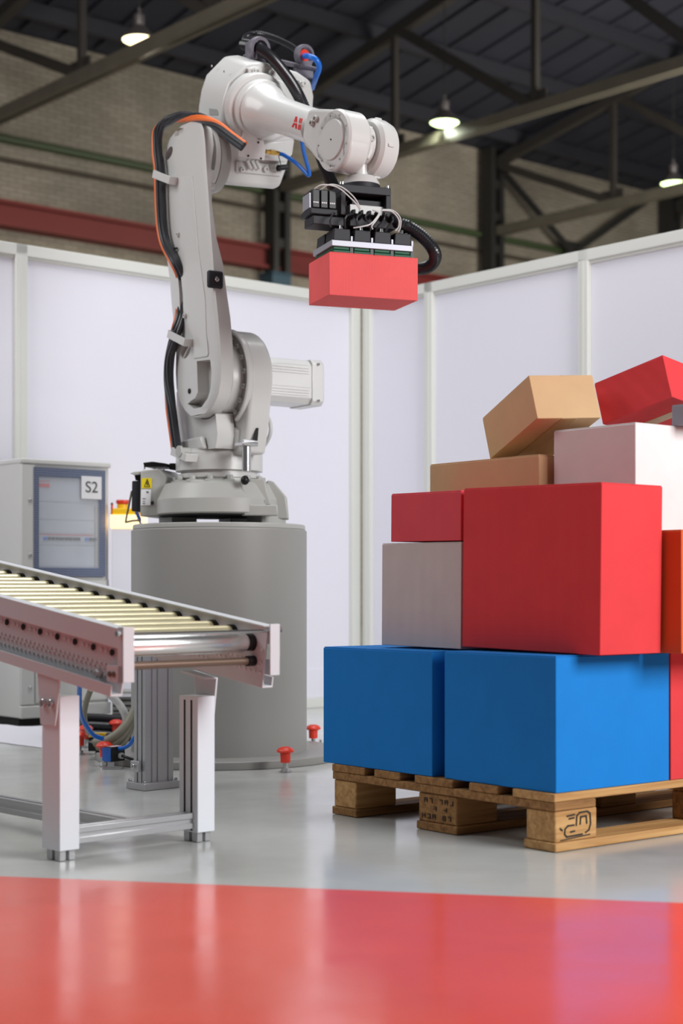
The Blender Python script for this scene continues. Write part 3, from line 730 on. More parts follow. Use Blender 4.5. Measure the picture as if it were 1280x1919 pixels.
MB().tube([on_e(522, 292, 0.25), on_e(525, 303, 0.24), on_e(527, 312, 0.2)], 0.0015, 6).build('cap_tether', 'black', el)

# forearm: stepped cone into a tube
prof = [(0.0, 0.22), (0.124, 0.22), (0.124, 0.252), (0.120, 0.258), (0.107, 0.260), (0.105, 0.264), (0.105, 0.288), (0.102, 0.293), (0.096, 0.295), (0.095, 0.312), (0.090, 0.332), (0.081, 0.354), (0.073, 0.376), (0.068, 0.402), (0.065, 0.44), (0.063, 0.52), (0.062, 0.61), (0.063, 0.68), (0.0, 0.68)]
fore = MB().lathe(prof, OE, Ev, 64).build('forearm', 'robot', rb, angle=28)
# logo letters printed on the forearm (red, split by white cuts)
def on_fore(px, py, r=0.0638):
    rv = ray(px, py); lo = 4.5; prev = None
    d = 5.2
    while d < 6.2:
        p = EYE+rv*d; q = p-OE; rad = (q-Ev*q.dot(Ev)).length
        if rad < r: return p
        d += 0.0015
    return EYE+rv*5.6
lg = MB()
def stroke(quad):
    # fine quads so the print follows the tube
    (x0, y0), (x1, y1), (x2, y2), (x3, y3) = quad
    n = 4
    g = [[on_fore(*( (x0*(1-u)+x1*u)*(1-v)+(x3*(1-u)+x2*u)*v, (y0*(1-u)+y1*u)*(1-v)+(y3*(1-u)+y2*u)*v )) for u in (0, .5, 1)] for v in [i/n for i in range(n+1)]]
    for i in range(n):
        for j in range(2):
            lg.add([g[i][j], g[i][j+1], g[i+1][j+1], g[i+1][j]], [(0, 1, 2, 3)])
for qd in ([(553.8, 217.9), (555.4, 218.2), (553.2, 228.6), (550.3, 228.1)], [(555.7, 218.2), (557.1, 218.5), (556.4, 229.2), (553.6, 228.7)],
           [(549.8, 230.2), (552.8, 230.6), (549.2, 238.8), (546.2, 238.0)], [(552.6, 230.6), (556.4, 231.1), (556.4, 234.8), (551.4, 233.8)], [(552.9, 233.4), (556.4, 234.2), (556.2, 241.8), (553.2, 241.0)],
           [(561.4, 220.9), (563.9, 221.5), (562.1, 231.1), (559.6, 230.4)], [(564.4, 221.6), (567.3, 222.4), (565.4, 231.9), (562.6, 231.2)],
           [(559.3, 232.5), (561.8, 233.1), (560.0, 243.4), (557.7, 242.7)], [(562.3, 233.2), (565.1, 233.9), (562.8, 244.2), (560.5, 243.5)]):
    stroke(qd)
lo_ = lg.build('logo', 'logo', fore, flat=True)

# wrist: left cheek with disc, hub, right lobe
WS = -0.075
WC = R3(0.862, WS, 0); wc = on_s(624, 261, WS)
cheek = [(561, 268), (566, 236), (576, 207), (586, 200), (604, 203), (622, 204)]
ring = [(622+33*math.cos(a)*1.0, 262+58*math.sin(a)) for a in [math.radians(-88+i*11.5) for i in range(17)]]
ck = MB().prism([on_s(x, y, WS) for x, y in ((565, 262), (568, 236), (577, 205), (590, 203))] + [on_s(x, y, WS) for x, y in ring] + [on_s(x, y, WS) for x, y in ((606, 312), (590, 297))], A*0.085).build('wrist_yoke', 'robot', rb, bevel=0.012, seg=3)
wc = on_s(623, 262, WS)
MB().lathe([(0.0, -0.006), (0.066, -0.006), (0.069, 0.0), (0.096, 0.0), (0.103, 0.008), (0.103, 0.082), (0.092, 0.095), (0.06, 0.098), (0.0, 0.098)], wc, A, 56).build('yoke_drum', 'robot', ck)
MB().lathe([(0.0, -0.008), (0.003, -0.008), (0.003, -0.004), (0.0, -0.004)], wc, A, 10).build('centre_mark', 'ink', ck)
for x, y in ((594, 223), (587, 231)):
    mb = MB(); bolt(mb, on_s(x, y, WS), -A, 0.011, 0.012); mb.build('bolt', 'robot_base', ck)
for i in range(9):
    a = math.radians(20+i*40); mb = MB(); mb.lathe([(0, 0), (0.0035, 0), (0.0035, 0.002), (0, 0.002)], wc+(F*math.cos(a)+Z*math.sin(a))*0.085-A*0.001, -A, 8); mb.build('screw', 'robot_base', ck)
# yoke saddle wrapping the tube end
MB().prism([on_s(x, y, 0.01) for x, y in ((566, 270), (572, 238), (585, 207), (620, 206), (640, 240), (635, 300), (612, 316))], A*0.05).build('yoke_bridge', 'robot', ck, bevel=0.015, seg=3)
hubc = wc+A*0.095
hub = MB().lathe([(0.0, 0.0), (0.07, 0.0), (0.07, 0.035), (0.055, 0.045), (0.0, 0.045)], hubc, A, 40).build('wrist_hub', 'robot', rb)
MB().prism([on_plane(x, y, hubc+A*0.02+F*0.07, F) for x, y in ((689, 238), (700, 236), (700, 285), (692, 300), (686, 290))], -F*0.03).build('hub_rib', 'robot', hub, bevel=0.005)
mb = MB(); bolt(mb, on_plane(696, 259, hubc+F*0.072, F), F, 0.012, 0.008); mb.build('bolt', 'robot_base', hub)
lobc = wc+A*0.135-Z*0.006
lobe = MB().lathe([(0.0, 0.0), (0.088, 0.0), (0.094, 0.006), (0.1, 0.012), (0.1, 0.05), (0.092, 0.075), (0.07, 0.085), (0.0, 0.087)], lobc, A, 56).build('wrist_lobe', 'robot', rb)
for aa in (75, -5, -80):
    a = math.radians(aa)
    cpos = lobc+A*0.035+(F*math.cos(a)+Z*math.sin(a))*0.1
    MB().cbox(cpos, A, (F*math.cos(a)+Z*math.sin(a)), (Z*math.cos(a)-F*math.sin(a)), 0.025, 0.01, 0.012).build('lug', 'robot', lobe, bevel=0.003)
# tool flange column (sixth axis, vertical)
TX = at(676, CY, 5.44); TX.z = 0
fl6 = MB().lathe([(0.0, 1.93), (0.0, 1.99)], TX, Z, 8)
fl6 = MB().lathe([(0.0, 2.095), (0.03, 2.095), (0.027, 2.075), (0.026, 2.045), (0.05, 2.041), (0.064, 2.022), (0.066, 2.012), (0.0, 2.012)][::-1], TX, Z, 48).build('tool_flange', 'robot', rb, angle=30)
MB().cyl(TX+Z*2.09, V((hubc.x, hubc.y, 2.14))+A*0.02, 0.032, n=24).build('flange_neck', 'robot', rb)

# ---- corrugated hose along the arm, holder rings, blue hose
hose = [at(456, 82, 6.25), at(462, 68, 6.3), at(480, 63, 6.32), at(510, 70, 6.3), at(545, 86, 6.25), at(562, 100, 6.2)]
MB().tube(hose, 0.013, 12, 0.003, 0.009).build('return_hose', 'hose', rb)
MB().tube([at(458, 84, 6.25), at(468, 86, 6.15), at(487, 92, 6.02), at(512, 112, 5.95), at(540, 147, 5.90), at(560, 180, 5.86), at(575, 215, 5.84), at(590, 255, 5.80), at(603, 295, 5.72), at(616, 330, 5.64), at(630, 362, 5.58), at(640, 392, 5.55)], 0.0225, 16, 0.0045, 0.0095).build('corrugated_hose', 'hose', rb)
def hring(px, py, d, r, ax, name='hose_clamp'):
    c = at(px, py, d); ax = V(ax).normalized()
    m = MB(); m.lathe([(r*0.74, -0.014), (r*0.74, 0.014), (r, 0.014), (r*1.04, 0.004), (r*1.04, -0.004), (r, -0.014)], c, ax, 32, ring=True)
    return m.build(name, 'ringplastic', rb)
r1 = hring(485, 92, 6.03, 0.044, (0.62, -0.75, -0.25))
MB().cbox(at(485, 108, 6.04), A, F, Z, 0.05, 0.05, 0.03).build('clamp_foot', 'ringplastic', r1, bevel=0.004)
MB().cbox(at(470, 97, 6.06), A, F, Z, 0.03, 0.04, 0.075).build('clamp_ear', 'ringplastic', r1, bevel=0.006)
r2 = hring(570, 104, 6.16, 0.040, (0.62, -0.75, -0.1))
MB().cbox(at(570, 122, 6.17), A, F, Z, 0.05, 0.04, 0.03).build('clamp_foot', 'ringplastic', r2, bevel=0.004)
MB().lathe([(0.0, 0), (0.024, 0), (0.022, 0.006), (0, 0.006)], at(570, 104, 6.15), (0.62, -0.75, -0.1), 24).build('red_bushing', 'red', r2)
tr_a, tr_b = at(455, 106, 6.1), at(585, 134, 6.2)
tray = MB(); u = (tr_b-tr_a); tray.box(tr_a, u, F*0.04, Z*0.006); tray.box(tr_a+u*0.72, u*0.28, F*0.01, -Z*0.03); tray.build('hose_tray', 'ringplastic', rb, bevel=0.002)
MB().tube([at(570, 105, 6.14), at(580, 106, 6.09), at(592, 112, 6.08), at(598, 126, 6.1), at(592, 145, 6.15), at(585, 165, 6.25)], 0.011, 14).build('blue_hose', 'blue', rb)

# ---- dress pack: black and orange cables down the back of the lower arm
path = [(331, 842), (325, 800), (320, 760), (316, 712), (318, 670), (328, 628), (337, 594), (341, 560), (341, 532), (337, 511), (325, 487), (309, 455), (302, 420), (299, 365), (298, 320), (294, 280), (297, 245), (314, 227), (340, 219), (374, 221), (405, 234), (432, 256), (456, 274)]
twist = [10, 10, 20, 75, 85, 40, 12, 0, 0, 0, 0, 0, 0, 0, 0, 0, 30, 110, 190, 275, 335, 360, 365]
def cable(ang, rad, mtl, name, r=0.0085):
    pts = []
    for i, (x, y) in enumerate(path):
        x2, y2 = path[min(i+1, len(path)-1)]; x1, y1 = path[max(i-1, 0)]
        dx, dy = x2-x1, y2-y1; l = math.hypot(dx, dy); nx, ny = -dy/l, dx/l
        a = math.radians(twist[i]+ang)
        s_ = -0.168+0.0020*rad*math.sin(a)
        if 7 <= i <= 8: s_ += 0.050
        if i in (6, 9): s_ += 0.018
        if i > 17: s_ += 0.05*(i-17)/5
        off = -rad*math.cos(a)
        pts.append(on_s(x+nx*off, y+ny*off, s_))
    MB().tube(pts, r, 10).build(name, mtl, rb)
cable(-18, 6.6, 'orange', 'orange_cable', 0.0080)
cable(22, 5.8, 'orange', 'orange_cable', 0.0068)
cable(75, 5.6, 'rubber', 'black_cable', 0.0085)
cable(135, 6.4, 'rubber', 'black_cable', 0.0085)
cable(190, 6.4, 'rubber', 'black_cable', 0.0082)
cable(240, 6.0, 'rubber', 'black_cable', 0.0082)
cable(300, 5.6, 'rubber', 'black_cable', 0.0082)
cable(0, 0.5, 'rubber', 'black_cable', 0.0082)
for (x0, y0, x1, y1, ttl) in ((287, 318, 318, 330, 0), (315, 618, 346, 634, 0), (321, 838, 348, 850, 0)):
    cl = MB(); a, b = on_s(x0, y0, -0.200), on_s(x1, y1, -0.195)
    u = b-a; up = A.cross(u).normalized()
    cl.box(a, u, up*0.03, A*0.004); cl.box(b-u.normalized()*0.004, u.normalized()*0.006, up*0.03, A*0.075); cl.box(a, u.normalized()*0.004, up*0.03, A*0.05)
    cl.build('cable_clamp', 'robot', rb, bevel=0.0015)
mb = MB(); q = on_s(334, 846, -0.20); mb.lathe([(0, 0), (0.022, 0), (0.022, 0.01), (0.016, 0.012), (0.016, 0.06), (0, 0.06)], q, A, 20); mb.build('clamp_roller', 'robot_base', rb)
mb = MB(); mb.cyl(on_s(346, 845, -0.17), on_s(358, 847, -0.14), 0.010, n=12); mb.build('clamp_stud', 'robot', rb)
MB().cyl(on_s(312, 468, -0.178), on_s(332, 465, -0.162), 0.004, n=8).build('cable_tie', 'black', rb)

# ---- gripper (bolted to the tool flange)
H0 = V((-0.0404, 5.28, 0)); HD = V((0.2096, 0.3166, 0.1433)); G1 = V((0.9401, 0.3409, 0)); G2 = V((-0.3409, 0.9401, 0))
HZ = 1.6135; HT = HZ+HD.z
def G(a, b, z): return H0+G1*a+G2*b+Z*z
gr = MB().box(G(0.012, 0.008, HT+0.022), G1*0.290, G2*0.192, Z*0.020).build('gripper', 'alu_plate', rb, bevel=0.0015)
gr['label'] = 'aluminium and black vacuum gripper'
for i in range(4):
    a = 0.018+i*0.0725
    MB().box(G(a, 0.012, HT+0.001), G1*0.06, G2*0.184, Z*0.010).build('suction_pad', 'green', gr, bevel=0.002)
    MB().box(G(a+0.002, 0.014, HT+0.012), G1*0.056, G2*0.18, Z*0.010).build('suction_pad', 'green', gr, bevel=0.002)
    MB().box(G(a+0.0605, 0.014, HT+0.003), G1*0.011, G2*0.18, Z*0.019).build('pad_divider', 'black', gr)
    for b in (0.012, 0.105):
        mb = MB(); lo, hi = HT+0.042, HT+0.082
        o = G(a, b, 0); mb.prism([o+Z*lo, o+G1*0.061+Z*lo, o+G1*0.061+Z*hi, o+G1*0.004+Z*hi], G2*0.08)
        mb.build('suction_module', 'dark', gr, bevel=0.003)
    MB().cbox(G(a+0.0665, 0.02, HT+0.05), G1, G2, Z, 0.006, 0.012, 0.018).build('clip', 'alu_plate', gr)
    MB().cyl(G(a+0.03, 0.02, HT+0.080), G(a+0.03, 0.02, HT+0.093), 0.006, n=10).build('hose_stub', 'steel', gr)
# manifold beam and portal frame
MB().box(G(0.085, 0.035, HT+0.098), G1*0.165, G2*0.10, Z*0.045).build('manifold', 'dark', gr, bevel=0.003)
MB().box(G(0.095, 0.06, HT+0.143), G1*0.13, G2*0.05, Z*0.035).build('label_block', 'pale_cable', gr, bevel=0.002)
MB().box(G(0.105, 0.07, HT+0.178), G1*0.12, G2*0.05, Z*0.02).build('valve_bar', 'dark', gr, bevel=0.002)
MB().box(G(0.055, 0.04, HT+0.212), G1*0.180, G2*0.14, Z*0.026).build('top_plate', 'dark', gr, bevel=0.002)
for a in (0.055, 0.217):
    MB().box(G(a, 0.04, HT+0.135), G1*0.018, G2*0.14, Z*0.077).build('side_plate', 'dark', gr, bevel=0.002)
MB().box(G(0.07, 0.16, HT+0.08), G1*0.16, G2*0.02, Z*0.14).build('back_plate', 'black', gr)
MB().lathe([(0, HT+0.238), (0.066, HT+0.238), (0.066, 2.0125), (0, 2.0125)], TX, Z, 48).build('adapter_disc', 'dark', gr)
for a, b in ((0.063, 0.05), (0.226, 0.05)):
    MB().cyl(G(a, b, HT+0.238), G(a, b, HT+0.246), 0.008, n=12).build('screw', 'steel', gr)
# valve terminal on the left
vb = MB().box(G(-0.055, 0.03, HT+0.128), G1*0.095, G2*0.10, Z*0.020).build('valve_base', 'dark', gr, bevel=0.003)
for i in range(3):
    MB().box(G(-0.048+i*0.029, 0.032, HT+0.149), G1*0.027, G2*0.09, Z*0.062).build('valve', 'black', gr, bevel=0.003)
    pr = MB()
    for j in range(3): pr.box(G(-0.044+i*0.029+j*0.0065, 0.0315, HT+0.165), G1*0.0045, G2*0.0005, Z*0.004)
    pr.build('printed_mark', 'white_label', gr)
MB().box(G(-0.056, 0.04, HT+0.149), G1*0.007, G2*0.07, Z*0.05).build('valve_end', 'alu_plate', gr, bevel=0.001)
MB().box(G(-0.045, 0.035, HT+0.095), G1*0.11, G2*0.09, Z*0.03).build('valve_bracket', 'dark', gr, bevel=0.003)
# connectors and thin hoses
for i in range(6):
    a = 0.088+i*0.028
    mb = MB(); mb.cyl(G(a, 0.034, HT+0.125), G(a, 0.012, HT+0.138), 0.008, n=10); mb.ball(G(a, 0.012, HT+0.139), 0.009, 10, 6); mb.build('elbow_fitting', 'black', gr)
    MB().lathe([(0, 0), (0.004, 0), (0.004, 0.002), (0, 0.002)], G(a+0.002, 0.004, HT+0.143), -G2+Z*0.4, 8).build('release_ring', 'steel', gr)
for k, pts in enumerate((((0.09, 0.010, .135), (0.06, -0.004, .12), (0.055, 0.0, .10), (0.06, 0.012, .085)), ((0.115, 0.008, .135), (0.095, -0.006, .115), (0.098, 0.0, .095), (0.10, 0.014, .083)),
                         ((0.145, 0.008, .14), (0.125, -0.008, .12), (0.14, -0.004, .10), (0.15, 0.014, .083)), ((0.2, 0.008, .135), (0.19, -0.006, .115), (0.175, 0.0, .10), (0.17, 0.014, .085)),
                         ((0.228, 0.008, .135), (0.222, -0.008, .115), (0.21, 0.0, .1), (0.205, 0.014, .085)), ((0.03, 0.03, .135), (0.012, 0.0, .125), (0.002, -0.002, .10), (0.01, 0.012, .085)))):
    MB().tube([G(a, b, HT+z) for a, b, z in pts], 0.0032, 8).build('black_tube', 'rubber', gr)
for pts in (((-0.045, 0.05, .205), (-0.02, 0.02, .222), (0.03, 0.01, .217), (0.075, 0.005, .185), (0.105, 0.004, .155), (0.112, 0.01, .140)), ((-0.02, 0.05, .208), (0.01, 0.02, .226), (0.05, 0.01, .217), (0.09, 0.004, .185), (0.112, 0.003, .150)),
            ((0.155, 0.004, .150), (0.172, -0.006, .140), (0.165, -0.012, .125), (0.140, -0.014, .098), (0.11, -0.010, .088), (0.085, 0.0, .084)), ((0.163, 0.002, .148), (0.176, -0.008, .138), (0.160, -0.014, .112), (0.145, -0.014, .092), (0.150, -0.008, .083)),
            ((0.185, 0.0, .150), (0.22, -0.004, .148), (0.243, -0.006, .125), (0.245, -0.004, .1), (0.235, 0.0, .086)), ((0.19, 0.003, .154), (0.225, -0.002, .152), (0.25, -0.004, .13), (0.252, -0.002, .1), (0.246, 0.002, .084))):
    MB().tube([G(a, b, HT+z) for a, b, z in pts], 0.0025, 8).build('grey_wire', 'pale_cable', gr)
# thick vacuum hose looping right
MB().tube([at(735, 408, 5.42), at(748, 418, 5.40), at(770, 428, 5.42), at(795, 447, 5.46), at(813, 470, 5.50), at(815, 487, 5.55), at(803, 500, 5.60), at(785, 504, 5.64), at(765, 503, 5.66), at(740, 498, 5.66)], 0.0225, 16, 0.0035, 0.0095).build('vacuum_hose', 'hose', gr)
MB().lathe([(0.0242, -0.004), (0.0255, -0.004), (0.0255, 0.004), (0.0242, 0.004)], at(763, 425, 5.415), (0.85, 0.1, -0.45), 24, ring=True).build('hose_tie', 'black', gr)

# ================================================================ CARTONS
def flapped(root, o, ax, ay, az, mtl, tape=False):
    """carton: body, two top flaps with a thin seam, optional tape on the underside and lower ends"""
    ux, uy, uz = ax.normalized(), ay.normalized(), az.normalized()
    t = 0.003
    MB().box(o, ax, ay, az-uz*t).build('body', mtl, root, bevel=0.0018)
    for s in (0, 1):
        MB().box(o+az-uz*t+ax*0.006+uy*0.0005+ (ay*0.503 if s else ay*0.003), ax*0.988, ay*0.494, uz*t).build('flap', mtl, root, bevel=0.0008)
    if tape:
        MB().box(o+ay*0.5-uy*0.024+ux*0.001-uz*0.0008, ax-ux*0.002, uy*0.048, uz*0.0008).build('tape', 'tape', root)

def rotbox(label, mtl, o, D, Rm, k=1.0, tape=False, group=None, name='carton'):
    o = EYE+(V(o)-EYE)*k; D = V(D)*k
    ax = V([Rm[i][0] for i in range(3)])*D.x; ay = V([Rm[i][1] for i in range(3)])*D.y; az = V([Rm[i][2] for i in range(3)])*D.z
    t = thing(name, o, label, 'box', group); flapped(t, o, ax, ay, az, mtl, tape); return t

th_ = math.radians(51)
LD = V((-math.cos(th_), math.sin(th_), 0)); RDp = V((math.sin(th_), math.cos(th_), 0))   # pallet: away-left and away-right
P0 = at(1040.5, 1598.8, 0.65*FPX/(1598.8-CY)); P0.z = 0
P0 = V((0.5215, 3.909, 0))
def P(l, r, z): return P0+LD*l+RDp*r+Z*z
def yawbox(label, mtl, l, r, z0, ll, rl, h, lean=0.0, yaw=0.0, tape=False, group='cartons stacked on the pallet'):
    o = P(l, r, z0)
    q = Matrix.Rotation(lean, 3, RDp) @ Matrix.Rotation(yaw, 3, 'Z')
    t = thing('carton', o, label, 'box', group)
    flapped(t, o, q @ (LD*ll), q @ (RDp*rl), q @ (Z*h), mtl, tape)
    return t
def lto(l, r, px): return reach(P(l, r, 0), LD, px)
def rto(l, r, px): return reach(P(l, r, 0), RDp, px)
def lat(r, px):   # l where the line l, r=const crosses a sight column
    return lto(0, r, px)
DZ = 0.145
GRP = 'cartons stacked on the pallet'
# bottom row
rr_ = 0.005
l0 = 0.002
L1 = lto(l0, rr_, 833)
yawbox('blue carton at the near right corner of the pallet under the large red carton', 'c_blue', l0, rr_, DZ, L1, rto(l0, rr_, 1254), 0.336)
lb = lat(rr_, 812)
yawbox('blue carton at the left end of the pallet, left of the other blue one', 'c_blue', lb, rr_-0.004, DZ, lto(lb, rr_, 608), 0.36, 0.333)
rE = rr_+rto(l0, rr_, 1254)+0.004
yawbox('red carton on the pallet at the right edge, right of the blue one', 'c_red', 0.0, rE, DZ, 0.45, 0.36, 0.336)
# second row
BZ = DZ+0.3375
bl = -0.045; br = 0.085
p = at(1143.5, 1230, 0); 
bl, br = -0.066, 0.088
yawbox('largest red carton in the middle of the stack on two blue ones', 'c_red', bl, br, BZ, lto(bl, br, 866), rto(bl, br, 1238), 0.424, lean=0.0155)
gl_ = lat(0.092, 864)+0.003
yawbox('tall white carton in a mauve-grey shade tint left of the large red one', 'c_white_shaded', gl_, 0.094, BZ+0.0, lto(gl_, 0.094, 715), 0.30, 0.289, lean=0.008)
yawbox('flat red carton lying on the shade-tinted white carton, left of the large red one', 'c_red3', gl_+0.004, 0.098, BZ+0.2925, lto(gl_+0.004, 0.098, 732.5), 0.30, 0.136, lean=0.010)
ro = br+rto(bl, br, 1238)+0.012
lo_r = lat(ro, 1277)
yawbox('orange carton at the right edge beside the large red one', 'c_orange', lo_r, ro, BZ, 0.34, 0.30, 0.312)
# third row
wz = BZ+0.314
lw_ = lat(ro+0.004, 1191)
yawbox('white carton on top of the orange one behind the large red carton', 'c_white', lw_, ro+0.004, wz, lto(lw_, ro+0.004, 1038), 0.42, 1.0765-wz)
lbr = lat(0.30, 1010)
yawbox('brown carton lying flat under the tilted brown one', 'c_brown', lbr, 0.30, 0.925, lto(lbr, 0.30, 800), 0.28, 0.087, yaw=math.radians(-1.5))
rotbox('tilted brown carton at the top of the stack', 'c_brown', (0.5165, 4.22, 1.094), (0.2965, 0.194, 0.1242), [[-0.3384, 0.9282, -0.1549], [0.8951, 0.3683, 0.2514], [-0.2904, 0.0536, 0.9554]], 1.03, True, GRP)
rotbox('tilted red carton at the top right of the stack', 'c_red', (0.884, 4.28, 1.1587), (0.2189, 0.2663, 0.1219), [[-0.7494, 0.6431, -0.1576], [0.6016, 0.7607, 0.2438], [-0.2767, -0.0879, 0.9569]], 1.02, True, GRP)
gq = lat(0.491, 1259)
yawbox('small slate grey carton under the tilted red one at right edge', 'c_grey', gq-0.07, 0.491, 1.0775, 0.07, 0.2, 0.055)
# carton in the gripper
t = thing('carton', H0+Z*HZ, 'soft red carton held in the air by the robot gripper', 'box')
flapped(t, H0+Z*HZ, G2*HD.x, G1*HD.y, Z*HD.z, 'c_red2')

# ================================================================ PALLET
pal = thing('pallet', P0, 'worn wooden pallet on the grey floor under the cartons', 'pallet')
PL, PR = 0.87, 1.3
def slab(name, l, r, z, ll, rl, h, m='wood', bev=0.003):
    return MB().box(P(l, r, z), LD*ll, RDp*rl, Z*h).build(name, m, pal, bevel=bev)
bz = [(0.0, 0.105), (0.352, 0.155), (0.765, 0.105)]
for i, (l, w_) in enumerate(bz):
    slab('bottom_board', l-0.002, 0, 0.001, w_+0.004, PR, 0.022, 'wood' if i == 0 else 'wood2')
    for r, lr in ((0.004, 0.150), (0.565, 0.15), (PR-0.155, 0.15)):
        b = slab('block', l+0.003, r, 0.023, w_-0.006, lr, 0.077, 'wood2' if (r > 0.1 or i == 1) else 'wood', 0.004)
        if i == 0 and r < 0.1: eb = b
        if i == 1 and r < 0.1: tb_ = b
for r in (0.0, 0.562, PR-0.15):
    slab('stringer_board', 0.0, r, 0.1005, PL, 0.148, 0.022, 'wood2')
dk = [(0.0, 0.145), (0.198, 0.105), (0.365, 0.15), (0.575, 0.108), (0.725, 0.145)]
for i, (l, w_) in enumerate(dk):
    slab('deck_board', l, -0.002, 0.1228, w_, PR, 0.0215, 'wood' if i == 0 else 'wood2')
# branded mark burnt into the near block
mk = MB()
def mark(pts, w=0.004):
    for (a0, b0_), (a1, b1_) in zip(pts, pts[1:]):
        a, b = P(-0.0, a0, b0_)+V((0, 0, 0)), P(-0.0, a1, b1_)
        n_ = -LD; u = (b-a).normalized(); sd = u.cross(n_)
        mk.box(a-sd*w/2-u*w*0.3+LD*0.0022, (b-a)+u*w*0.6, sd*w, n_*0.001)
mark([(0.045, 0.086), (0.072, 0.088)]); mark([(0.052, 0.079), (0.070, 0.080)])
mark([(0.078, 0.060), (0.080, 0.084), (0.090, 0.091), (0.118, 0.092), (0.128, 0.086), (0.130, 0.060), (0.124, 0.045), (0.112, 0.040)])
mark([(0.092, 0.062), (0.094, 0.080), (0.114, 0.081), (0.116, 0.062)])
mark([(0.070, 0.062), (0.048, 0.062), (0.038, 0.055), (0.036, 0.042), (0.044, 0.035), (0.100, 0.037)]); mark([(0.058, 0.046), (0.072, 0.047)]); mark([(0.02, 0.058), (0.028, 0.052)]); mark([(0.022, 0.028), (0.128, 0.034)], 0.0025)
mk.build('branded_mark', 'ink', eb)
mk = MB()
for row in range(3):
    for j in range(6):
        if random.random() < 0.15: continue
        l = 0.368+j*0.020+row*0.004; zz = 0.088-row*0.021
        def bar(dl, dz, wl, hz): mk.box(P(l+dl, 0.0032, zz-dz), LD*wl, -RDp*0.0006, -Z*hz)
        bar(0.0, 0.0, 0.003, 0.013)
        if (row+j) % 2: bar(0.010, 0.0, 0.003, 0.013)
        if (row*2+j) % 3: bar(0.0, 0.0, 0.012, 0.0028)
        if j % 2: bar(0.0, 0.0052, 0.012, 0.0028)
        if (row+j) % 3 == 0: bar(0.0, 0.0105, 0.012, 0.0028)
mk.build('stencil', mat('faded_stencil', (58, 38, 26), 0.8), tb_, kind='stuff')
for l in (0.03, 0.07, 0.38, 0.41, 0.45, 0.8, 0.84):
    pass

# ================================================================ ROLLER CONVEYOR
CU = V((0.725, 0.689, 0)); CD = V((0.689, -0.725, 0))
K0 = V((-0.664, 3.772, 0))
W = 0.461
al = math.atan(0.139)
SD = CD*math.cos(al)-Z*math.sin(al)        # down the slope towards the camera
SN = CD*math.sin(al)+Z*math.cos(al)        # up, normal to the bed
cv = thing('roller_conveyor', K0, 'grey gravity roller conveyor with metal rollers sloping down to the right', 'conveyor')
E0 = K0+CD*0.2417+Z*0.556                   # top outer edge of near rail at the low end
RL = 1.9
def CP(t, s, n): return E0-SD*t+CU*s+SN*n   # t up the slope, s across, n along the bed normal
def rail(s0, sg):
    m = MB()
    prof = [(0, 0), (0.034, 0), (0.034, -0.004), (0.022, -0.004), (0.022, -0.155), (-0.012, -0.155), (-0.012, -0.128), (-0.008, -0.128), (-0.008, -0.150), (0.018, -0.150), (0.018, -0.046), (0, -0.046)]
    m.prism([CP(0, s0+sg*a, b) for a, b in prof], -SD*RL)
    return m.build('side_rail', 'frame', cv, bevel=0.0012)
r_near = rail(0.0, 1); r_far = rail(W, -1)
# socket holes along the webs
for rl_, s in ((r_near, 0.0172), (r_far, W-0.0228)):
    sm_ = MB(); ax = -CU
    nrm = -CU
    for i in range(24):
        t = 0.045+i*0.075
        MB().lathe([(0, 0), (0.0075, 0), (0.0085, 0.003), (0, 0.003)], CP(t, s, -0.062), nrm, 6).build('axle_hole', 'hole', rl_, flat=True)
    for i in range(96):
        t = 0.012+i*0.0188
        if i % 4 != 1:
            sm_.lathe([(0, 0), (0.0042, 0), (0.0042, 0.0025), (0, 0.0025)], CP(t, s, -0.062), nrm, 6)
        for n_ in (-0.093, -0.102, -0.118):
            sm_.lathe([(0, 0), (0.0036, 0), (0.0030, 0.003), (0, 0.0034)], CP(t+(0.006 if n_ == -0.102 else 0), s, n_), nrm, 6)
    sm_.build('rivet', 'motor', rl_, kind='stuff')
MB().lathe([(0, 0), (0.011, 0), (0.011, 0.01), (0.008, 0.013), (0, 0.013)], CP(0.085, 0.016, -0.118), -CU, 6).build('hex_bolt', 'steel', r_near, flat=True)
# rollers
for i in range(24):
    t = 0.055+i*0.075
    c0, c1 = CP(t, 0.036, -0.040), CP(t, W-0.036, -0.040)
    if i == 0:
        a, b = CP(t, 0.03, -0.050), CP(t, W-0.05, -0.050)
        ro_ = MB().lathe([(0.0, 0), (0.022, 0.0), (0.0255, 0.006), (0.0255, (b-a).length-0.006), (0.020, (b-a).length+0.006), (0.0, (b-a).length+0.007)], a, CU, 28).build('roller', 'chrome', cv)
        MB().lathe([(0, 0), (0.021, 0), (0.021, 0.026), (0, 0.026)], b+CU*0.008, CU, 24).build('bearing', 'black', ro_)
        continue
    ro_ = MB().cyl(c0, c1, 0.0205, n=20).build('roller', 'zinc', cv, bevel=0.001)
    MB().cyl(c1, c1+CU*0.016, 0.0225, n=20).build('bearing', 'black', ro_)
    MB().cyl(c0-CU*0.014, c0, 0.0225, n=20).build('bearing', 'black', ro_)
MB().cyl(CP(-0.006, 0.02, -0.012), CP(-0.006, W-0.005, -0.012), 0.0042, n=10).build('tie_rod', 'steel', cv)
MB().cyl(CP(0.04, 0.02, -0.094), CP(0.04, W-0.03, -0.094), 0.0095, n=14).build('cross_tube', 'brown_tube', cv)
MB().cyl(CP(0.04, W-0.045, -0.094), CP(0.04, W-0.022, -0.094), 0.013, n=14).build('tube_socket', 'black', cv)
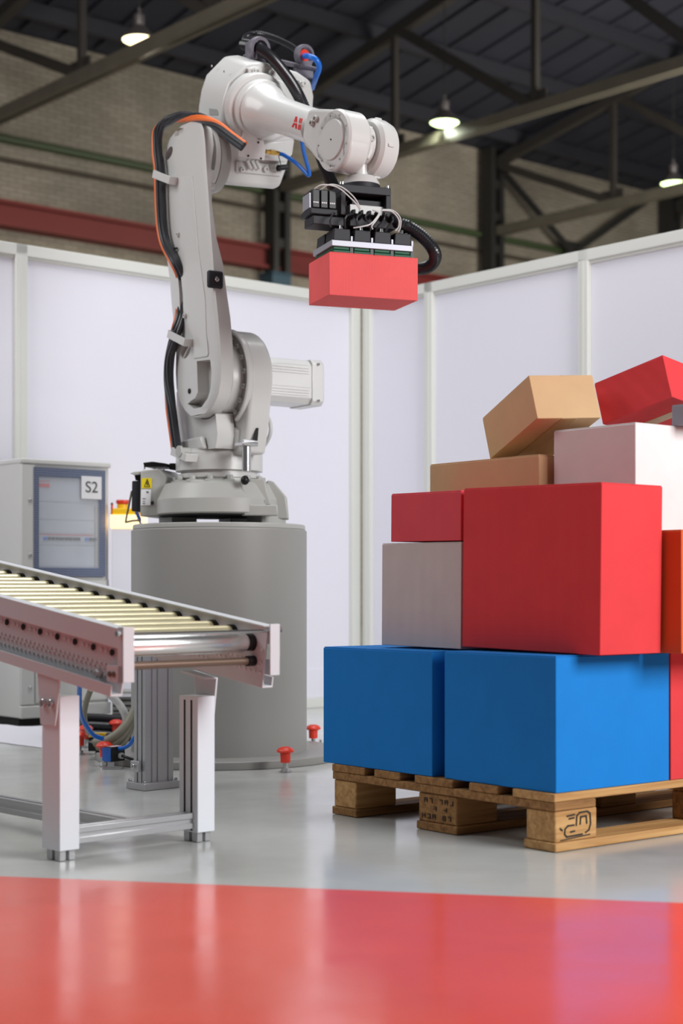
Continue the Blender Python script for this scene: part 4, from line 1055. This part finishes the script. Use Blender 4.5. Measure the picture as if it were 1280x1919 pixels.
# end brackets (vertical plates wrapping the rail ends)
for s, sg in ((0.0, 1), (W, -1)):
    m = MB(); e = E0+CU*s
    u = -CD
    m.box(e+CD*0.016+Z*0.004-CU*sg*0.004, -CD*0.004, CU*sg*0.032, -Z*0.125)
    m.box(e+CD*0.016-Z*0.083-CU*sg*0.004, -CD*0.062, CU*sg*0.004, -Z*0.038)
    m.box(e+CD*0.016+Z*0.004-CU*sg*0.004, -CD*0.020, CU*sg*0.004, -Z*0.125)
    b_ = m.build('end_bracket', 'frame', cv, bevel=0.001)
    for k in (0.018, 0.034):
        MB().lathe([(0, 0), (0.0065, 0), (0.0065, 0.003), (0, 0.003)], e-CD*k-Z*0.103-CU*sg*0.0035, -CU*sg, 8).build('bolt', 'brown_tube', b_)
    MB().lathe([(0, 0), (0.007, 0), (0.007, 0.01), (0, 0.01)], e+CD*0.006-Z*0.011-CU*sg*0.004, -CU*sg, 8).build('rod_nut', 'steel', b_)
# legs
def leg(base, top, groove):
    o = base
    m = MB().box(o+Z*0.026, -CD*0.076, CU*0.056, Z*(top-0.026)).build('leg', 'legpaint', cv, bevel=0.002)
    f = MB()
    q = o-CD*0.010+CU*0.007+Z*0.001
    for a in (0.0, 0.034):
        for b in (0.0, 0.026):
            f.box(q-CD*a+CU*b, -CD*0.022, CU*0.017, Z*0.034)
    f.box(q-CD*0.012+CU*0.008, -CD*0.034, CU*0.026, Z*0.034)
    f.build('foot', 'alu', m, bevel=0.001)
    if groove:
        for a in (0.022, 0.05):
            MB().box(o-CD*a+Z*0.03-CU*0.001, -CD*0.006, CU*0.0015, Z*(top-0.04)).build('groove', 'hole', m)
    return m
lg1 = leg(K0, 0.392, False)
K1 = K0+CU*(W-0.048)
lg2 = leg(K1, 0.372, True)
for b, sg, top in ((K0, 0, 0.392), (K1, 1, 0.372)):
    s = -0.006 if sg == 0 else 0.056
    o = b+CU*s+CD*0.006
    br_ = MB().prism([o-CD*0.095+Z*(top+0.062), o-CD*0.0+Z*(top+0.046), o-CD*0.012+Z*(top-0.042), o-CD*0.018+Z*(top-0.07), o-CD*0.08+Z*(top-0.07)], CU*0.006).build('leg_bracket', 'frame', cv, bevel=0.0015)
    MB().prism([o-CD*0.095+Z*(top+0.062), o-CD*0.0+Z*(top+0.048), o-CD*0.0+Z*(top+0.043), o-CD*0.095+Z*(top+0.057)], CU*(0.04 if sg == 0 else -0.04)).build('bracket_flange', 'frame', br_)
    for k in (0.030, 0.062):
        mb = MB(); bolt(mb, o-CD*k+Z*(top-0.018)+CU*(0 if sg == 0 else 0.006), -CU if sg == 0 else CU, 0.0105, 0.008); mb.build('bolt', 'steel', br_)
# aluminium stretcher bars (grooved profile)
def profile_bar(a, b, name, w=0.040):
    u = (b-a); x = u.normalized(); y = Z.cross(x).normalized()
    sh = [(-.5, -.5), (-.14, -.5), (-.14, -.36), (.14, -.36), (.14, -.5), (.5, -.5), (.5, -.14), (.36, -.14), (.36, .14), (.5, .14), (.5, .5), (.14, .5), (.14, .36), (-.14, .36), (-.14, .5), (-.5, .5), (-.5, .14), (-.36, .14), (-.36, -.14), (-.5, -.14)]
    return MB().prism([a+y*p*w+Z*q*w for p, q in sh], u).build(name, 'alu', cv, bevel=0.0008)
c0 = K0-CD*0.036+Z*0.056
profile_bar(c0+CU*0.056, c0+CU*(W-0.048), 'cross_bar')
md_ = c0+CU*W*0.5
profile_bar(md_-CD*0.02, md_-CD*1.5, 'spine_bar')
# far pair of legs out of frame keep the bed standing
for s in (0.0, W-0.048):
    o = K0+CU*s-CD*1.30
    MB().box(o+Z*0.001, -CD*0.076, CU*0.056, Z*0.56).build('leg', 'legpaint', cv, bevel=0.002)

# separate support post behind the conveyor
pp = on_floor(271, 1483)
po = thing('support_post', pp, 'grooved aluminium post with a flat foot plate before the pedestal', 'post')
MB().box(pp+Z*0.001, -CD*0.10, CU*0.145, Z*0.022).build('foot_plate', 'alu', po, bevel=0.001)
q = pp-CD*0.018+CU*0.016+Z*0.023
gx = [0, .24, .24, .34, .34, .66, .66, .76, .76, 1]
pts = []
wA, wB, dp = 0.06, 0.112, 0.005
def edge(o, u, inn, w, ks):
    out = [o]
    for k in ks:
        out += [o+u*(k*w-0.0035), o+u*(k*w-0.0035)+inn*dp, o+u*(k*w+0.0035)+inn*dp, o+u*(k*w+0.0035)]
    return out
pts = edge(q, CU, -CD, wB, (.22, .42, .8)) + edge(q+CU*wB, -CD, -CU, wA, (.3, .7)) + edge(q+CU*wB-CD*wA, -CU, CD, wB, (.2, .6, .8)) + edge(q-CD*wA, CD, CU, wA, (.3, .7))
MB().prism(pts, Z*0.46).build('profile', 'alu', po)
MB().cbox(pp-CD*0.055+CU*0.006+Z*0.075, CD, CU, Z, 0.04, 0.014, 0.035).build('angle_bracket', 'alu', po, bevel=0.002)
mb = MB(); bolt(mb, pp-CD*0.055-CU*0.001+Z*0.075, -CU, 0.008, 0.006); mb.build('bolt', 'steel', po)
for a, b in ((0.012, 0.008), (0.09, 0.008), (0.012, 0.135)):
    mb = MB(); bolt(mb, pp-CD*a+CU*b+Z*0.023, Z, 0.006, 0.008); mb.build('bolt', 'steel', po)

# ================================================================ CONTROL CABINET
cL = at(40, CY, 7.10); cL.z = 0
cu, cn = LW, nl
CBW = reach(cL, cu, 206); CB0, CB1 = 0.065, 1.222; CBD = 0.285
cab = thing('control_cabinet', cL, 'light grey control cabinet with a glazed door marked S2', 'cabinet')
def CBp(u, z, n=0.0): return cL+cu*u+Z*z+cn*n
MB().box(CBp(0, CB0, -CBD), cu*CBW, cn*(CBD-0.01), Z*(CB1-CB0)).build('body', 'cabinet', cab, bevel=0.006)
MB().box(CBp(0.01, 0.001, -CBD+0.02), cu*(CBW-0.02), cn*(CBD-0.06), Z*(CB0-0.001)).build('plinth', 'hole', cab)  # base block coloured black for the shadow gap under the cabinet
MB().box(CBp(-0.004, CB1-0.022, -CBD), cu*(CBW+0.008), cn*(CBD+0.006), Z*0.022).build('top_cover', 'cabinet', cab, bevel=0.005)
MB().box(CBp(-0.003, CB0, -0.02), cu*(CBW+0.006), cn*0.026, Z*0.055).build('plinth_cover', 'cabinet', cab, bevel=0.004)
# front shell: stile left, lower drawer-like door, rails
MB().box(CBp(0.0, CB0+0.06, -0.01), cu*0.066, cn*0.012, Z*(CB1-CB0-0.085)).build('hinge_stile', 'cabinet', cab, bevel=0.003)
for zz in (1.035, 0.79, 0.20):
    mb = MB(); bolt(mb, CBp(0.042, zz, 0.002), cn, 0.009, 0.005); mb.build('lock', 'steel', cab)
def CBx(px): return reach(cL, cu, px)
dx0, dx1 = CBx(62.5), CBx(196)
dz0, dz1 = 0.697, 1.185
fw = 0.040
dr = MB()
for (u0, u1, z0, z1) in ((dx0, dx1, dz1-fw, dz1), (dx0, dx1, dz0, dz0+fw), (dx0, dx0+fw*0.62, dz0+fw, dz1-fw), (dx1-fw*0.8, dx1, dz0+fw, dz1-fw)):
    dr.box(CBp(u0, z0, -0.009), cu*(u1-u0), cn*0.016, Z*(z1-z0))
door = dr.build('door', 'grid', cab)
MB().box(CBp(dx0+fw*0.62, dz0+fw, -0.0095), cu*(dx1-dx0-fw*1.42), cn*0.003, Z*(dz1-dz0-2*fw)).build('inner_panel', 'cab_inner', door)
ix0, ix1 = dx0+fw*0.62, dx1-fw*0.8
iw = ix1-ix0
for (z0, z1) in ((1.035, 1.14), (0.955, 1.03), (0.892, 0.952), (0.84, 0.888), (0.742, 0.836)):
    MB().box(CBp(ix0+0.002, z0, -0.0064), cu*(iw*0.93), cn*0.002, Z*(z1-z0-0.003)).build('cover_strip', 'cab_inner', door, bevel=0.001)
MB().box(CBp(ix0+iw*0.94, dz0+fw+0.005, -0.006), cu*(iw*0.05), cn*0.005, Z*(dz1-dz0-2*fw-0.13)).build('hinge_bar', 'pedestal', door)
for k in range(4):
    MB().box(CBp(ix0+0.003+k*0.0145, 1.098, -0.0045), cu*0.011, cn*0.004, Z*0.016).build('red_breaker', 'logo', door)
MB().box(CBp(ix0+0.0, 1.123, -0.0045), cu*0.062, cn*0.001, Z*0.003).build('marking_strip', 'logo', door)
MB().box(CBp(ix0+0.01, 0.884, -0.0045), cu*(iw*0.88), cn*0.001, Z*0.003).build('marking_strip', 'logo', door)
for k in range(13):
    if k == 9: continue
    u_ = ix0+0.028+k*0.0215
    MB().box(CBp(u_, 0.861, -0.0045), cu*0.017, cn*0.005, Z*0.014).build('breaker', 'blue_paint' if k in (0, 10) else 'dark', door)
MB().box(CBp(ix0, dz0+fw, 0.003), cu*iw, cn*0.002, Z*(dz1-dz0-2*fw)).build('pane', 'glass', door)
MB().box(CBp(dx0-0.006, dz0-0.075, -0.01), cu*(dx1-dx0+0.03), cn*0.010, Z*0.06).build('lower_rail', 'cabinet', cab, bevel=0.002)
MB().box(CBp(0.07, CB0+0.065, -0.01), cu*(CBW-0.08), cn*0.011, Z*(dz0-CB0-0.15)).build('lower_door', 'cabinet', cab, bevel=0.003)
sx0, sx1 = CBx(150.5), CBx(188)
sg = MB().box(CBp(sx0, 1.052, 0.008), cu*(sx1-sx0), cn*0.003, Z*0.104).build('sign_plate', 'white_label', cab)
sg['label'] = 'white plate reading S2'
tc_ = bpy.data.curves.new('sign_text', 'FONT'); tc_.body = 'S2'; tc_.size = 0.072; tc_.align_x = 'CENTER'; tc_.align_y = 'CENTER'; tc_.extrude = 0.0006; tc_.space_character = 1.0
to_ = bpy.data.objects.new('tmp', tc_); COL.objects.link(to_)
bpy.context.view_layer.update()
tm = bpy.data.meshes.new_from_object(to_.evaluated_get(bpy.context.evaluated_depsgraph_get())); bpy.data.objects.remove(to_)
tm.materials.clear(); tm.materials.append(M['ink'])
pos = CBp((sx0+sx1)/2, 1.052+0.052, 0.0118)
Mx = Matrix(((cu.x, 0, cn.x, pos.x), (cu.y, 0, cn.y, pos.y), (0, 1, 0, pos.z), (0, 0, 0, 1)))
tm.transform(Matrix.Translation(-cL) @ Mx)
so = bpy.data.objects.new('lettering', tm); COL.objects.link(so); so.parent = sg

# white plinth with emergency stop and lit beacon box
eb0 = at(207, CY, 7.35); eb0.z = 0
es = thing('emergency_stop_stand', eb0, 'white stand with yellow and red emergency stop over a glowing strip', 'stand')
ew = 0.155
z9 = 0.65+110*7.35/3000
MB().box(eb0+V((0.006, 0, 0.001)), (ew-0.01, 0, 0), (0, 0.12, 0), Z*(z9-0.001)).build('column', 'panel', es, bevel=0.004)
MB().box(eb0+V((-0.0, -0.006, z9)), (ew, 0, 0), (0, 0.13, 0), Z*0.062).build('lit_box', 'beacon', es, bevel=0.004)
MB().box(eb0+V((0.008, 0.0, z9+0.062)), (ew-0.015, 0, 0), (0, 0.11, 0), Z*0.030).build('housing', 'yellow', es, bevel=0.004)
ec = eb0+V((0.05, 0.05, z9+0.092))
MB().lathe([(0, 0), (0.026, 0), (0.026, 0.02), (0, 0.02)], ec, Z, 24).build('collar', 'yellow', es)
MB().lathe([(0, 0.02), (0.02, 0.02), (0.03, 0.024), (0.032, 0.03), (0.03, 0.04), (0, 0.042)], ec, Z, 28).build('push_button', 'red', es)
MB().lathe([(0, 0), (0.005, 0), (0.005, 0.06), (0, 0.06)], eb0+V((0.004, 0.02, z9+0.05)), Z, 10).build('antenna', 'red', es)
MB().ball(eb0+V((0.004, 0.02, z9+0.113)), 0.006, 10, 6).build('antenna_tip', 'black', es)
be = thing('blue_strap', at(260, 975, 7.0), 'short dark blue band hanging behind the robot base at left', 'strap')
MB().prism([at(252, 960, 7.0), at(258, 958, 7.0), at(264, 972, 7.0), at(263, 985, 7.0)], (0, 0.02, 0)).build('band', mat('navy_band', (28, 64, 130), 0.5), be)
MB().prism([at(262, 980, 7.0), at(266, 980, 7.0), at(266, 1000, 7.0), at(262, 1000, 7.0)], (0, 0.02, 0)).build('tail', 'blue_paint', be)

# ================================================================ FLOOR CLUTTER
def floor_tube(name, pts, r, m, label, cat='cable', group=None):
    ps = [on_floor(x, y, z) for x, y, z in pts]
    o = MB().tube(ps, r, 12).build(name, m, org=ps[0]); tag(o, label, cat, group)
    return o
def air_tube(name, pts, r, m, label, cat='cable'):
    ps = [at(x, y, d) for x, y, d in pts]
    o = MB().tube(ps, r, 12).build(name, m, org=ps[0]); tag(o, label, cat)
air_tube('air_hose', [(149, 1283, 5.3), (149, 1325, 5.45), (154, 1346, 5.55), (164, 1364, 5.62), (176, 1378, 5.68), (192, 1384, 5.72)], 0.0085, 'blue', 'blue air hose dropping beside the near conveyor leg', 'hose')
air_tube('drop_cable', [(170, 1292, 5.9), (161, 1318, 5.95), (158, 1345, 6.1), (166, 1372, 6.35), (178, 1388, 6.6)], 0.011, 'grey_hose', 'dark grey cable dropping right of the near conveyor leg')
air_tube('white_cable', [(204, 1300, 6.6), (222, 1318, 6.6), (234, 1338, 6.6), (238, 1356, 6.65), (243, 1376, 6.75)], 0.016, 'pale_cable', 'thick white cable arching down left of the support post')
for i, (dy, dx, r, lb) in enumerate(((0, 0, 0.017, 'thickest olive grey hose sweeping from the floor tray up to the pedestal'), (11, 4, 0.013, 'olive grey hose under the thickest one beside the pedestal'), (19, 10, 0.009, 'thin olive grey hose lowest of the bunch beside the pedestal'))):
    air_tube('floor_hose', [(178+dx, 1392+dy*0.7, 5.84), (200+dx, 1388+dy, 5.82), (222+dx, 1374+dy, 5.82), (240+dx*0.3, 1354+dy, 5.84), (252, 1332+dy, 5.86)], r, 'grey_hose', lb, 'hose')
air_tube('air_hose', [(218, 1403, 5.74), (230, 1402, 5.72), (242, 1396, 5.70), (252, 1382, 5.68)], 0.007, 'blue', 'short blue hose on the floor beside the support post', 'hose')
for i, (y, d, r, lb) in enumerate(((1346, 6.79, 0.019, 'topmost grey-black cable of the floor bundle behind the conveyor leg'), (1361, 6.76, 0.020, 'middle black cable of the floor bundle behind the conveyor leg'), (1378, 6.73, 0.021, 'lowest black cable of the floor bundle behind the conveyor leg'))):
    air_tube('floor_cable', [(88, y+5, d), (125, y+2, d), (160, y-1, d), (205, y+1, d+0.02), (250, y+3, d+0.03), (290, y+2, d+0.05)], r, 'rubber' if i else 'dark', lb)
tr = on_floor(172, 1412)
ty = thing('cable_tray_end', tr, 'black channel end on the floor with yellow lip around olive hoses', 'tray')
MB().prism([at(165, 1390, 6.0), at(186, 1397, 6.0), at(200, 1401, 6.0), at(200, 1408, 6.0), at(165, 1408, 6.0)], (0, 0.14, 0)).build('channel', 'black', ty, bevel=0.003)
MB().prism([at(167, 1374, 6.2), at(198, 1374, 6.2), at(196, 1379, 6.2), at(167, 1382, 6.2)], (0, 0.03, 0)).build('yellow_lip', 'yellow', ty)
MB().box(at(167, 1382, 6.2), (0.02, 0, 0), (0, 0.03, 0), (0, 0, -0.05)).build('upright', 'black', ty)
# little blue sensor on a stand
sn = on_floor(208, 1441)
st_ = thing('photo_sensor', sn, 'small blue and black sensor on a short metal stand', 'sensor')
MB().box(sn+V((-0.03, -0.02, 0.001)), (0.07, 0, 0), (0, 0.05, 0), (0, 0, 0.003)).build('foot_plate', 'alu', st_)
MB().box(sn+V((-0.012, -0.004, 0.003)), (0.024, 0, 0), (0, 0.008, 0), (0, 0, 0.034)).build('stem', 'alu', st_)
su, sv = V((0.80, -0.60, 0)), V((0.60, 0.80, 0))
so0 = sn+V((-0.03, 0.006, 0.026))
MB().box(so0, su*0.042, sv*0.07, Z*0.052).build('housing', 'black', st_, bevel=0.003)
MB().box(so0-su*0.0+V((0, 0, 0.002))-sv*0.003, su*0.040, sv*0.003, Z*0.048).build('lens', 'blue_paint', st_)
MB().box(so0+Z*0.0525+su*0.006+sv*0.012, su*0.03, sv*0.05, Z*0.001).build('label', mat('pink_label', (226, 190, 196), 0.5), st_)
mb = MB(); a = so0+su*0.042+sv*0.045+Z*0.02; mb.cyl(a, a+su*0.01, 0.011, n=14); mb.build('connector', 'pale_cable', st_)
MB().tube([a+su*0.008, a+su*0.03-Z*0.004, a+su*0.055-Z*0.012+sv*0.01], 0.0055, 10).build('cable', 'black', st_)
# white sheet on the floor at left
m = MB(); rs = []
for x, yb, yf, lift in ((-70, 1381, 1386, .052), (-20, 1380, 1390, .055), (15, 1379.5, 1394, .050), (35, 1379, 1397, .042), (60, 1378, 1400, .040), (90, 1376, 1404, .040), (120, 1374.5, 1402, .038), (152, 1372.5, 1401, .036)):
    b_, f_ = on_floor(x, yb), on_floor(x, yf); u = (f_-b_)
    w_ = 0.004*math.sin(x*0.09)
    top = [b_+Z*lift, b_+u*0.10+Z*(lift*0.45), b_+u*0.28+Z*(0.010+abs(w_)), b_+u*0.6+Z*(0.006+abs(w_)*0.5), f_+Z*0.004]
    rs.append(top+[p-Z*0.0025-u.normalized()*0.0 for p in top[::-1]])
m.rings(rs)
ps = on_floor(40, 1390)
tag(m.build('plastic_sheet', 'sheet', org=V((ps.x, ps.y, 0))), 'white plastic sheet lying on the floor at the left edge', 'sheet')
# robot controller module behind the post (grey chassis seen low between cables)
dm = at(206, 1340, 7.3); dm.z = 0
dv = thing('drive_unit', dm, 'grey metal unit with dark slots low behind the support post', 'unit')
MB().box(at(210, 1338, 7.05), (0.12, 0, 0), (0, 0.18, 0), (0, 0, 0.10)).build('chassis', 'pedestal', dv, bevel=0.003)
MB().box(at(211, 1306, 7.04), (0.11, 0, 0), (0, 0.16, 0), (0, 0, 0.012)).build('bright_rail', 'panel', dv)
for k in range(3):
    MB().box(at(212, 1334-k*10, 7.045), (0.08, 0, 0), (0, 0.004, 0), (0, 0, 0.007)).build('slot', 'hole', dv)
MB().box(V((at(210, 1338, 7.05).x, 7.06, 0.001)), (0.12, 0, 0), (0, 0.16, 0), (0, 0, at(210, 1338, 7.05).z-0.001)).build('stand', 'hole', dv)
